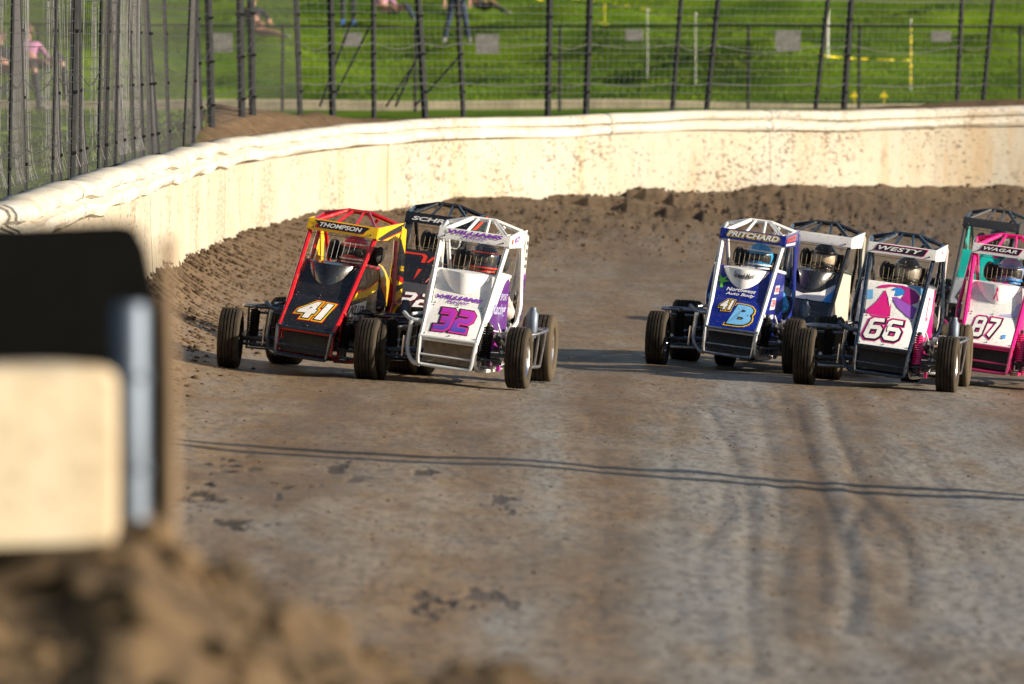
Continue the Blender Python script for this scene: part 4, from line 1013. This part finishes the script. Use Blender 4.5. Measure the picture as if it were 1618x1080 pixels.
def dtext(txt, box, bold, shear=.3, off=.005, ref=None, space=1.0, grow=(0, 0)):
    return lambda P_, mb: P_.text(mb, txt, box, bold, shear, off, ref, space, grow)
def dpoly(*polys, off=.003):
    def fn(P_, mb):
        for p in polys: P_.poly(mb, p, off)
    return fn
W, B_, RD, YL, BL, LB, PU, PK, MG, TL, GD = (P(WHITE, 'white_paint'), P(BLACK, 'black_paint', dirt=.25, rough=.22, coat=1.0), P(RED, 'red_paint', rough=.25, coat=1), P(YEL, 'yellow_paint'), P(BLUE, 'blue_paint', coat=1), P(LBLUE, 'light_blue_paint'), P(PURP, 'purple_paint'), P(PINK, 'pink_paint'), P(MAG, 'magenta_paint'), P(TEAL, 'teal_paint'), P(GOLD, 'gold_paint'))
NV = P((.006, .016, .035), 'navy_paint', rough=.25, coat=1); GRN = P(GREEN, 'green_paint'); VIO = P((.20, .04, .42), 'violet_paint'); LAV = P((.45, .45, .70), 'lavender_paint'); ORG = P((.60, .035, .015), 'orange_paint')
SIL = P((.55, .57, .60), 'silver_paint', metal=.3); CRM = P((.62, .56, .46), 'cream_paint'); DRED = P((.12, .01, .02), 'dark_red_paint'); GREY = P((.05, .05, .055), 'charcoal_paint'); SKYB = P((.15, .42, .75), 'sky_blue_paint')
STR = {'3': [[(0, 1), (.5, 1), (.6, .9), (.6, .6), (.5, .5), (.2, .5)], [(.5, .5), (.6, .4), (.6, .1), (.5, 0), (0, 0)]], '2': [[(0, 1), (.5, 1), (.6, .9), (.6, .62), (.5, .5), (.1, .5), (0, .38), (0, 0), (.62, 0)]],
       '4': [[(.46, 0), (.46, 1.05), (0, .34), (.68, .34)]], '1': [[(.06, .78), (.30, 1.0), (.30, 0)]], '6': [[(.6, 1), (.1, 1), (0, .9), (0, .1), (.1, 0), (.5, 0), (.6, .1), (.6, .44), (.5, .54), (0, .54)]],
       '8': [[(.08, .52), (0, .6), (0, .92), (.08, 1), (.52, 1), (.6, .92), (.6, .6), (.52, .52), (.08, .52), (0, .44), (0, .08), (.08, 0), (.52, 0), (.6, .08), (.6, .44), (.52, .52)]], '7': [[(0, 1), (.6, 1), (.6, .82), (.24, 0)]],
       'B': [[(.08, 0), (.08, 1), (.48, 1), (.6, .9), (.6, .62), (.5, .52), (.08, .52)], [(.5, .52), (.62, .42), (.62, .1), (.5, 0), (.08, 0)]]}
ADV = {}
def strokes(txt, box, th, shear=.22, off=.005, shift=(0, 0)):
    """block numerals drawn as mitred strokes; th = stroke width in digit heights"""
    def fn(P_, mb):
        L = []; x0 = 0
        for ch in txt:
            for pl in STR[ch]: L.append([(x+x0+y*shear, y) for x, y in pl])
            x0 += ADV.get(ch, .99)
        W_ = x0-.37+shear; u0, v0, u1, v1 = box; lay = 0
        for pl in L:
            pts = [Vector((x, y)) for x, y in pl]; l_, r_ = [], []
            for i, p in enumerate(pts):
                d0 = (p-pts[i-1]).normalized() if i else (pts[1]-p).normalized(); d1 = (pts[i+1]-p).normalized() if i < len(pts)-1 else d0
                n0 = Vector((-d0.y, d0.x)); n1 = Vector((-d1.y, d1.x)); m_ = (n0+n1); m_ = m_.normalized() if m_.length > .01 else n0
                k = th/2/max(.45, m_.dot(n0)); e = Vector((0, 0))
                if i == 0: e = -d1*(th*.5-.11+.02)
                if i == len(pts)-1: e = d0*(th*.5-.11+.02)
                l_.append(p+m_*k+e); r_.append(p-m_*k+e)
            for i in range(len(pts)-1):
                lay += 1; bb = len(mb.v)
                for q in (r_[i], r_[i+1], l_[i+1], l_[i]): mb.v.append(tuple(P_.at(u0+(u1-u0)*q.x/W_+shift[0], v0+(v1-v0)*q.y+shift[1], off+lay*.00004)))
                mb.f.append((bb, bb+1, bb+2, bb+3)); mb.m.append(mb.mi)
    return fn
def number(txt, box, fill, out1, out2=None, shear=.2, th=.24):
    u0, v0, u1, v1 = box; v0 += .05; v1 -= .05; u0 += .05; u1 -= .08; box = (u0, v0, u1, v1); d = []
    if out2: d.append(('nose', 'number_outline', out2, strokes(txt, box, th+.26, shear, .003)))
    d.append(('nose', 'number_outline', out1, strokes(txt, box, th+.15, shear, .0045, (.008, -.012))))
    d.append(('nose', 'number', fill, strokes(txt, box, th, shear, .006)))
    return d
def plate_name(txt, box, fill, plate, plate2=None, shear=.3, pad=(.05, .12), space=1.0, arrow=False):
    u0, v0, u1, v1 = box; a, b = pad; d = []
    if plate2: d.append(('visor', 'name_outline', plate2, dpoly([(u0-a-.02, v0-b*.6-.05), (u1+a*.5, v0-b-.05), (u1+a+.04, v1+b+.05), (u0-a*.2, v1+b+.06)], off=.003)))
    if plate: d.append(('visor', 'name_plate', plate, dpoly([(u0-a, v0-b*.6), (u1+a*.4, v0-b), (u1+a+.02, v1+b), (u0-a*.2, v1+b)] if not arrow else [(u0-a*.2, v0-b), (u1, v0-b), (u1+a*2.2, v1+b*.6), (u1+a, v1+b), (u0-a*2, v1+b*1.2), (u0-a*.2, (v0+v1)/2)], off=.0045)))
    d.append(('visor', 'driver_name', fill, dtext(txt, box, .03, shear, .0065, None, space)))
    return d
def smalltext(which, txt, box, mat, shear=.2, bold=.01, name='lettering', off=.006, space=1.0): return (which, name, mat, dtext(txt, box, bold, shear, off, None, space))

# 41 black and yellow
d = [('nose', 'number_outline', YL, dtext('41', (.22, .26, .82, .80), .125, .28, .003, .05)), ('nose', 'number_outline', B_, dtext('41', (.22, .26, .82, .80), .085, .28, .0045, .05)), ('nose', 'number', W, dtext('41', (.22, .26, .82, .80), .05, .28, .006))]
d.insert(0, ('nose', 'number_outline', RD, dtext('41', (.22, .26, .82, .80), .155, .28, .002, .05)))
d += plate_name('THOMPSON', (.17, .34, .78, .74), W, B_, RD, .3, (.05, .10), arrow=True)
d += [('side', 'stripe', YL, dpoly([(.0, .42), (.55, .52), (1, .66), (1, .80), (.55, .64), (.05, .56)])), ('side', 'stripe', RD, dpoly([(.05, .56), (.55, .64), (1, .80), (1, .84), (.55, .68), (.07, .60)])),
      ('side', 'lettering_plate', W, dpoly([(.02, .14), (.6, .30), (.6, .46), (.02, .34)], off=.004)), smalltext('side', 'MILLER', (.06, .20, .56, .36), B_, .1, .03),
      smalltext('side', 'CONSTRUCTION', (.15, .10, .6, .2), W, 0, .01),
      ('rside', 'stripe', B_, dpoly([(.0, .1), (.45, .62), (1, .95), (1, .55), (.5, .25), (.2, 0)])), ('rside', 'stripe', RD, dpoly([(.2, .0), (.5, .25), (1, .55), (1, .48), (.52, .18), (.27, 0)])),
      ('sail', 'stripe', B_, dpoly([(.0, .46), (1, .42), (1, .70), (.0, .86)])), ('sail', 'stripe', RD, dpoly([(.0, .40), (1, .36), (1, .42), (.0, .46)])), ('sail', 'stripe', B_, dpoly([(.0, .22), (1, .30), (1, .36), (.0, .30)])), ('sail', 'stripe', RD, dpoly([(.0, .04), (1, .14), (1, .20), (.0, .10)])), smalltext('sail', 'RACING', (.3, .50, .9, .56), YL, 0, .02)]
make_car('c41', 'black race car number 41 with yellow THOMPSON visor and red roll cage', 476, 591, R(12),
  dict(steer=.14, guard='dark_steel', frame=RD, hood=B_, nose=B_, scoop=B_, visor=YL, side=B_, roofside=YL, sail=YL, bumper=NV, decals=d, nerf_left=NV, axle=M['dark_steel'], rad='radiator', suit=P((.03, .03, .05), 'suit_black', coat=0, rough=.9), helmet=P((.60, .05, .07), 'helmet_red', dirt=.2), hstripe=W, vglass=M['visor_glass'], rim='dark_steel',
       dlabel='driver with red and white helmet in the black and yellow car 41', hx=.03, fullmesh=True))
# 32 white and purple
d = number('32', (.14, .20, .90, .84), M['fade'], P((.55, .03, .30), 'number_edge'), B_)
d += [smalltext('visor', 'WILLIAMS', (.12, .50, .90, .88), VIO, .25, .045), smalltext('visor', 'Racing', (.34, .14, .70, .46), VIO, .4, .02),
      smalltext('hood', 'WILLIAMS', (.06, .145, .92, .25), VIO, .25, .045), smalltext('hood', 'Racing', (.28, .02, .70, .13), VIO, .4, .02),
      ('side', 'purple_fade', PU, dpoly([(.05, .12), (.98, .05), (.98, .93), (.85, .99), (.62, .90), (.35, .50)])), smalltext('side', 'Racing', (.15, .30, .85, .55), LAV, .35, .02), smalltext('side', 'SPORT', (.45, .60, .9, .72), LAV, .2, .02),
      ('sail', 'purple_fade', PU, dpoly([(0, .0), (1, .0), (.98, .50), (.0, .46)])), ('sail', 'stripe', P((.30, .05, .45), 'purple_stripe'), dpoly([(.0, .46), (.98, .50), (.98, .56), (.0, .52)])),
      ('rside', 'badge', VIO, dpoly([(.28, .36), (.55, .44), (.57, .80), (.30, .72)])), smalltext('rside', 'RW', (.33, .46, .51, .70), W, 0, .02), ('rside', 'badge', ORG, dpoly([(.08, .3), (.17, .3), (.17, .65), (.09, .65)]))]
for k in range(4): d.append(('sail', 'sponsor_mark', GREY, dpoly([(.45, .62+k*.09), (.80, .62+k*.09), (.80, .66+k*.09), (.45, .66+k*.09)])))
make_car('c32', 'white race car number 32 with purple side panels, leading the left pair', 698, 606, R(7),
  dict(frame=W, hood=W, nose=W, scoop=W, visor=W, side=W, roofside=W, sail=W, bumper=P((.50, .54, .58), 'grey_tube'), decals=d, inner=P((.50, .03, .45), 'cover_magenta'), rad='tan_pan', axle=NV, suit=P((.45, .38, .36), 'suit_pale', coat=0, rough=.9), helmet=P((.015, .03, .07), 'helmet_navy', dirt=.2), hstripe=ORG, rim='chrome',
       nerf_left=NV, dlabel='driver with dark blue helmet striped red in the white car 32', hx=.05))
# black car behind, 22
d = [('visor', 'driver_name', W, dtext('SCHR', (.10, .22, .60, .62), .035, .25, .005)), ('hood', 'stripe', ORG, dpoly([(.0, .90), (.40, .88), (.46, .80), (.44, .60), (.36, .60), (.38, .78), (.34, .83), (.02, .84)])), ('hood', 'stripe', ORG, dpoly([(.62, 1), (.70, 1), (.52, .62), (.46, .62)])),
     ('hood', 'stripe', ORG, dpoly([(.34, .40), (.42, .40), (.30, .06)])), ('hood', 'stripe', ORG, dpoly([(.95, .9), (1, .8), (.55, .02), (.62, .2)]))]
d += number('22', (.1, .12, .9, .62), W, DRED, None, .3) + [('rside', 'stripe', ORG, dpoly([(.1, .1), (.4, .1), (1, .8), (.9, .95)]))]
make_car('c22', 'black race car with red slashes on its hood, behind the white car 32', 643, 323, R(8),
  dict(frame=B_, hood=B_, nose=GREY, scoop=None, visor=B_, side=B_, roofside=B_, sail=B_, bumper=M['dark_steel'], decals=d, frame2=NV, suit=P((.04, .04, .05), 'suit_charcoal', coat=0, rough=.9), helmet=P((.35, .36, .38), 'helmet_grey'), hstripe=B_, rim='steel',
       dlabel='driver with grey helmet in the black car behind the white car 32', hx=.05), roof=True)
# 41B blue
d = [('nose', 'number_outline', YL, dtext('B', (.38, .12, .84, .80), .12, .25, .003, .05)), ('nose', 'number_outline', B_, dtext('B', (.38, .12, .84, .80), .09, .25, .004, .05)), ('nose', 'number', SKYB, dtext('B', (.38, .12, .84, .80), .05, .25, .0055)), 
     ('nose', 'number_outline', YL, dtext('41', (.17, .56, .42, .92), .15, .2, .007, .03)), ('nose', 'number_outline', B_, dtext('41', (.17, .56, .42, .92), .11, .2, .008, .03)), ('nose', 'number', W, dtext('41', (.17, .56, .42, .92), .04, .2, .0095)),
     ('visor', 'name_outline', YL, dtext('PRITCHARD', (.10, .28, .90, .80), .15, .3, .003, .03)), ('visor', 'name_outline', B_, dtext('PRITCHARD', (.10, .28, .90, .80), .085, .3, .0045, .03)), ('visor', 'driver_name', W, dtext('PRITCHARD', (.10, .28, .90, .80), .035, .3, .006)),
     smalltext('hood', 'Northwest', (.20, .215, .80, .32), W, .3, .015), smalltext('hood', 'Auto Body', (.20, .075, .80, .18), W, .3, .015), smalltext('scoop', 'Speed Mart', (.26, .42, .76, .86), GREY, .25, .03), smalltext('hood', 'Triple X', (.36, .95, .78, 1.0), W, 0, .03, off=.022),
     ('hood', 'leaf_mark', GRN, dpoly([(.06, .30), (.12, .30), (.11, .45), (.24, .50), (.13, .54), (.20, .66), (.08, .58), (.02, .70), (.03, .55), (-.0, .5), (.06, .46)], off=.004)),
     ('rside', 'badge', P((.75, .03, .04), 'badge_red'), dpoly([(.08, .40), (.75, .45), (.75, .85), (.10, .78)])), smalltext('rside', 'JENSEN', (.14, .50, .70, .74), B_, .2, .03), ('rside', 'badge', W, dpoly([(.05, .10), (.8, .14), (.8, .32), (.05, .28)])),
     ('side', 'badge', W, dpoly([(.30, .60), (.62, .62), (.62, .78), (.32, .76)])), ('side', 'badge', W, dpoly([(.22, .30), (.5, .32), (.5, .54), (.24, .52)])), ('side', 'badge', W, dpoly([(.18, .12), (.5, .14), (.5, .22), (.18, .20)])), smalltext('side', 'SPEED', (.33, .64, .60, .74), P((.6, .05, .10), 'red_letter'), 0, .03), smalltext('side', 'CHEV', (.25, .36, .48, .50), P((.6, .05, .10), 'red_letter'), 0, .03)]
make_car('c41b', 'blue race car number 41B with PRITCHARD visor and white roll cage', 1145, 584, R(8),
  dict(frame=W, frame2=BL, hood=BL, nose=BL, scoop=W, visor=BL, side=BL, roofside=BL, sail=P((.05, .04, .20), 'dark_blue_paint'), bumper=M['steel'], decals=d, axle=NV, inner=BL, suit=P((.02, .25, .60), 'suit_blue', coat=0, rough=.9), helmet=P((.03, .30, .65), 'helmet_blue', dirt=.1), hstripe=W, rim='steel',
       dlabel='driver with bright blue helmet and blue suit in the blue car 41B', hx=.04))
# white and black car behind
d = [('hood', 'white_swoosh', W, dpoly([(.0, .05), (.85, .02), (1, .5), (1, .62), (.75, .30), (.4, .18), (.0, .34)], off=.003)), ('hood', 'blue_swoosh', LB, dpoly([(.80, .02), (1, .02), (1, .46)], off=.0035))]
make_car('cwb', 'black race car with blank white visor and cream flanks, behind the blue one', 1252, 352, R(8),
  dict(frame=B_, hood=B_, nose=B_, scoop=B_, visor=W, side=CRM, roofside=W, sail=CRM, bumper=M['dark_steel'], decals=d, suit=P((.10, .08, .06), 'suit_brown', coat=0, rough=.9), helmet=P((.03, .03, .035), 'helmet_black'), vglass=P((.40, .32, .22), 'clear_visor'), hstripe=B_, rim='steel',
       dlabel='driver with black helmet and pale visor in the car with the blank white visor', hx=.02), roof=True)
# 66
ring = [(.60+.27*math.cos(a), .72+.27*math.sin(a)) for a in [math.pi*(1.02-1.45*k/16) for k in range(17)]]+[(.60+.11*math.cos(a), .70+.11*math.sin(a)) for a in [math.pi*(1.02-1.45*(16-k)/16) for k in range(17)]]
d = [('hood', 'blue_patch', SKYB, dpoly([(.70, .98), (1, .98), (1, .72), (.9, .86)])), ('hood', 'blue_patch', SKYB, dpoly([(.0, .42), (.12, .44), (.10, .72), (.0, .70)])), ('hood', 'ribbon', P((.55, .015, .20), 'ribbon_magenta'), dpoly([(.16, .79), (.24, .87), (.37, .92), (.60, .94), (.60, .86), (.46, .87), (.35, .81), (.22, .77)], off=.0045)), ('hood', 'ribbon', P((.36, .012, .20), 'plum_paint'), dpoly([(.60, .94), (.72, .91), (.86, .83), (.98, .68), (.96, .51), (.84, .39), (.64, .50), (.68, .64), (.69, .77), (.60, .86)], off=.0045)),
     ('hood', 'ribbon_hole', P((.03, .22, .60), 'ribbon_blue'), dpoly([(.56+.12*math.cos(k*math.pi/8), .73+.13*math.sin(k*math.pi/8)) for k in range(16)], off=.0038)), ('hood', 'ribbon', P((.66, .01, .22), 'ribbon_pink'), dpoly([(.32, .72), (.20, .36), (.03, .10), (.02, .0), (.5, .0), (.50, .12), (.45, .60)], off=.0050)),
     ('hood', 'ribbon_fold', P((.26, .08, .45), 'ribbon_violet'), dpoly([(.46, .54), (.56, .56), (.72, .48), (.98, .34), (.97, .02), (.85, .06), (.62, .26)], off=.0055)), ('hood', 'ribbon_white_fold', W, dpoly([(.33, .73), (.51, .73), (.46, .25), (.41, .48)], off=.0065)), ('nose', 'ribbon', P((.66, .01, .22), 'ribbon_pink'), dpoly([(.10, .99), (.16, .93), (.50, .94), (.52, .99)], off=.0015))]  # white fold is part of the printed ribbon
d += number('66', (.08, .20, .86, .86), W, B_, MG)
d += plate_name('WESTY', (.15, .34, .80, .74), W, B_, MG, .35, (.05, .11), 1.1)
d += [('side', 'pink_patch', MG, dpoly([(.55, .0), (1, .0), (1, .98), (.92, 1), (.86, .6), (.70, .3)])), ('side', 'pink_mark', P((.75, .05, .25), 'pink_mark'), dpoly([(.45, .42), (.60, .42), (.62, .86), (.50, .84)])), ('side', 'pink_mark', W, dpoly([(.49, .48), (.57, .48), (.585, .80), (.52, .79)], off=.0045)), ('sail', 'pink_mark', PK, dpoly([(.1, .3), (.5, .3), (.4, .7), (.2, .7)])),
      ('rside', 'pink_mark', PK, dpoly([(.5, .5), (.56, .5), (.56, .7), (.5, .7)]))]
make_car('c66', 'white race car number 66 with big pink ribbon on its hood and navy cage', 1383, 615, R(7),
  dict(frame=NV, hood=W, nose=W, scoop=None, visor=W, side=W, roofside=W, sail=W, bumper=NV, decals=d, axle=NV, inner=MG, shock=PK, suit=P((.035, .025, .025), 'suit_dark', coat=0, rough=.9), helmet=P((.10, .09, .075), 'helmet_brown'), vglass=P((.25, .22, .18), 'smoked_visor'), hstripe=B_, rim='chrome',
       dlabel='driver with dark helmet and black suit in the white car 66', hx=.04))
# 87
d = number('87', (.12, .20, .74, .86), W, B_, MG) + [('nose', 'number', LB, dtext('s', (.76, .22, .84, .36), .04, .1, .007))]
d += plate_name('WAGAR', (.17, .40, .68, .74), W, B_, MG, .35, (.05, .11), 1.1)
d += [('hood', 'ribbon', MG, dpoly([(.36, .93), (.50, .91), (.66, .95), (.66, .92), (.52, .88), (.62, .80), (.56, .80), (.49, .87), (.38, .84), (.44, .89)], off=.03)), ('scoop', 'ribbon', MG, dpoly([(.47, .80), (.50, .94), (.53, .80), (.50, .62), (.56, .18), (.53, .15), (.49, .50), (.46, .2), (.43, .25), (.48, .62)], off=.006)), ('hood', 'blue_patch', LAV, dpoly([(.6, .0), (1, .0), (1, .5)]))]
make_car('c87', 'white race car number 87 with WAGAR visor and pink roll cage, at the right edge', 1547, 373, R(8),
  dict(frame=PK, hood=W, nose=W, scoop=W, visor=W, side=PK, roofside=W, sail=W, bumper=P((.35, .02, .12), 'bumper_pink'), decals=d, inner=PK, shock=PK, suit=P((.03, .04, .10), 'suit_navy', coat=0, rough=.9), helmet=P((.25, .30, .45), 'helmet_steel_blue'), hstripe=LB, rim='dark_steel',
       dlabel='driver with blue and silver helmet in the white and pink car 87', hx=.04), roof=True)
# teal
d = [('nose', 'number_outline', B_, strokes('8', (.25, .2, .75, .85), .36, .2, .004)), ('nose', 'number', GD, strokes('8', (.25, .2, .75, .85), .26, .2, .0055)), ('hood', 'dark_patch', P((.02, .12, .13), 'dark_teal_paint'), dpoly([(.3, .2), (.9, .1), (1, .9), (.45, .95), (.35, .6)])), ('hood', 'pink_mark', PK, dpoly([(.7, .8), (.8, .8), (.78, .9), (.7, .88)], off=.005))]
make_car('cteal', 'teal race car with charcoal visor, furthest back at the right edge', 1525, 335, R(12),
  dict(frame=GREY, hood=TL, nose=SIL, scoop=None, visor=GREY, side=TL, roofside=GREY, sail=TL, bumper=M['dark_steel'], decals=d, suit=P((.03, .05, .06), 'suit_teal', coat=0, rough=.9), helmet=P((.10, .10, .11), 'helmet_charcoal'), hstripe=TL, rim='steel',
       dlabel='driver with charcoal helmet in the teal car at the back', hx=.03), roof=True)

# ---------------------------------------------------------------- near corner: barrier end, mat, post, dirt mound
D0 = 15.0; s0 = F/D0
def np_(x, y, d=D0): return at(x, y, d)
n = 150; mxs = np.linspace(-2.6, 1.6, 190); mys = np.linspace(11.5, 22, 150)
MX, MY = np.meshgrid(mxs, mys)
silx = np.array([-2000, -400, 0, 120, 200, 240, 290, 350, 430, 500, 560, 640, 720, 800, 900, 1000, 1300, 3000]); sily = np.array([770, 778, 800, 795, 782, 795, 835, 875, 915, 950, 985, 1015, 1045, 1070, 1120, 1190, 1440, 3400])
crest = CH-(np.interp(809+F*MX/D0, silx, sily)-120)/F*D0
dz = np.where(MY < D0, -(D0-MY)*.42, -(MY-D0)*.55)
MZ = crest+dz-.02*np.abs(MY-D0)+fbm(MX*3.6+5, MY*2.2, 5)*.10+np.abs(vn(MX*14, MY*12))*.02
MZ = np.maximum(MZ, -.4)
I = np.arange(MX.size).reshape(MX.shape); Fc = np.stack([I[:-1, :-1], I[:-1, 1:], I[1:, 1:], I[1:, :-1]], -1).reshape(-1, 4)
mo = npmesh('dirt_mound', np.c_[MX.ravel(), MY.ravel(), MZ.ravel()], Fc, M['mound_soil']); tag(mo, kind='structure')
nr2 = 1500; qx = rng.uniform(-1.2, .5, nr2); qy = rng.uniform(12.5, 16.5, nr2)
jj = np.clip(((qy-mys[0])/(mys[1]-mys[0])).astype(int), 0, 149); kk = np.clip(((qx-mxs[0])/(mxs[1]-mxs[0])).astype(int), 0, 189)
tag(rocks(qx, qy, MZ[jj, kk], np.clip(rng.lognormal(-3.7, .55, nr2), .008, .075), 'mound_clods', M['mound_soil']), 'soft brown clods lying on the dirt mound in the near left corner', 'dirt', kind='stuff')
a = np_(-420, 572, 14.7); b = np_(186, 862, 14.7)
mb = MB(); hx_, hz_ = (b.x-a.x)/2, (a.z-b.z)/2; rws = []
for (q, yy) in ((.93, -.10), (1, -.075), (1, .075), (.93, .10)):
    ring = []
    for k in range(32):
        an = 2*math.pi*k/32; e = .16
        ring.append((hx_*q*math.copysign(abs(math.cos(an))**e, math.cos(an)), yy, hz_*q*math.copysign(abs(math.sin(an))**e, math.sin(an))))
    rws.append(ring)
mb.quadgrid(rws, True); mb.f.append(tuple(range(32))); mb.f.append(tuple(range(96, 128))[::-1]); mb.m += [0, 0]
o = mb.build('barrier_block', M['near_wall'], smooth=True, loc=(b.x-hx_*math.cos(R(28))-.03, 14.7-hx_*math.sin(R(28)), (a.z+b.z)/2), rot=(0, 0, R(28))); tag(o, 'blurred cream barrier block sunk in the dirt mound at the near left', 'barrier')
mb = MB(); k_ = lambda x, y: np_(x, y, 15.05)
M['black_rubber'].node_tree.nodes['Principled BSDF'].inputs['Specular IOR Level'].default_value = .15
poly = [k_(-420, 345), k_(-40, 352), k_(20, 356), k_(190, 350), k_(214, 358), k_(232, 392), k_(244, 450), k_(254, 510), k_(258, 620), k_(256, 930), k_(-420, 930)]
c0 = poly[2].copy(); mb.slab([p-c0 for p in poly], (0, .07, 0)); o = mb.build('rubber_mat', M['black_rubber'], loc=c0); tag(o, 'large black rubber mat hung behind the cream block at the near left', 'mat')
mb = MB(); c0 = np_(205, 860, 14.95); tp = np_(205, 478, 14.95); mb.lathe([(-.1, 0), (-.1, .036), ((tp-c0).z-.01, .036), ((tp-c0).z, .030), ((tp-c0).z, 0)], 20, 'z'); 
for q in (.15, .33): mb.lathe([(q-.008, .036), (q-.006, .040), (q+.006, .040), (q+.008, .036)], 20, 'z')
o = mb.build('metal_post', M['galvanised'], smooth=True, loc=c0); tag(o, 'galvanised metal post standing against the black rubber mat', 'post')
mb = MB(); c0 = np_(268, 880, 15.25); hh_ = np_(268, 340, 15.25).z-c0.z
mb.slab([(-.012, -.02, -.1), (.006, -.02, -.1), (.004, -.02, hh_*.55), (-.002, -.02, hh_*.93), (-.016, -.02, hh_*.93), (-.013, -.02, hh_*.5)], (0, .30, 0))
o = mb.build('edge_board', M['plywood'], loc=c0); tag(o, 'narrow tan board on edge at the end of the black rubber mat', 'board')
# twin unseen poles added to throw the shadow bands across the track
for (x_, y_, lab) in ((20, 43.0, 'nearer unseen pole added to throw a thin shadow across the track'), (20.2, 43.65, 'farther unseen pole added to throw a thin shadow across the track')):
    r_ = empty('shadow_pole', (x_, y_, -.8)); tag(r_, lab, 'shadow pole', 'unseen poles added for the track shadow')
    mb = MB(); mb.tube([(0, 0, -.5), (0, 0, 9.5)], [.20, .13], 16); mb.build('pole', M['galvanised'], r_, smooth=True)
    mb = MB(); mb.box((0, 0, 9.7), (.5, .12, .18)); mb.tube([(-.6, 0, 9.4), (.6, 0, 9.4)], .04, 8); mb.build('shadow_pole_head', M['dark_steel'], r_)
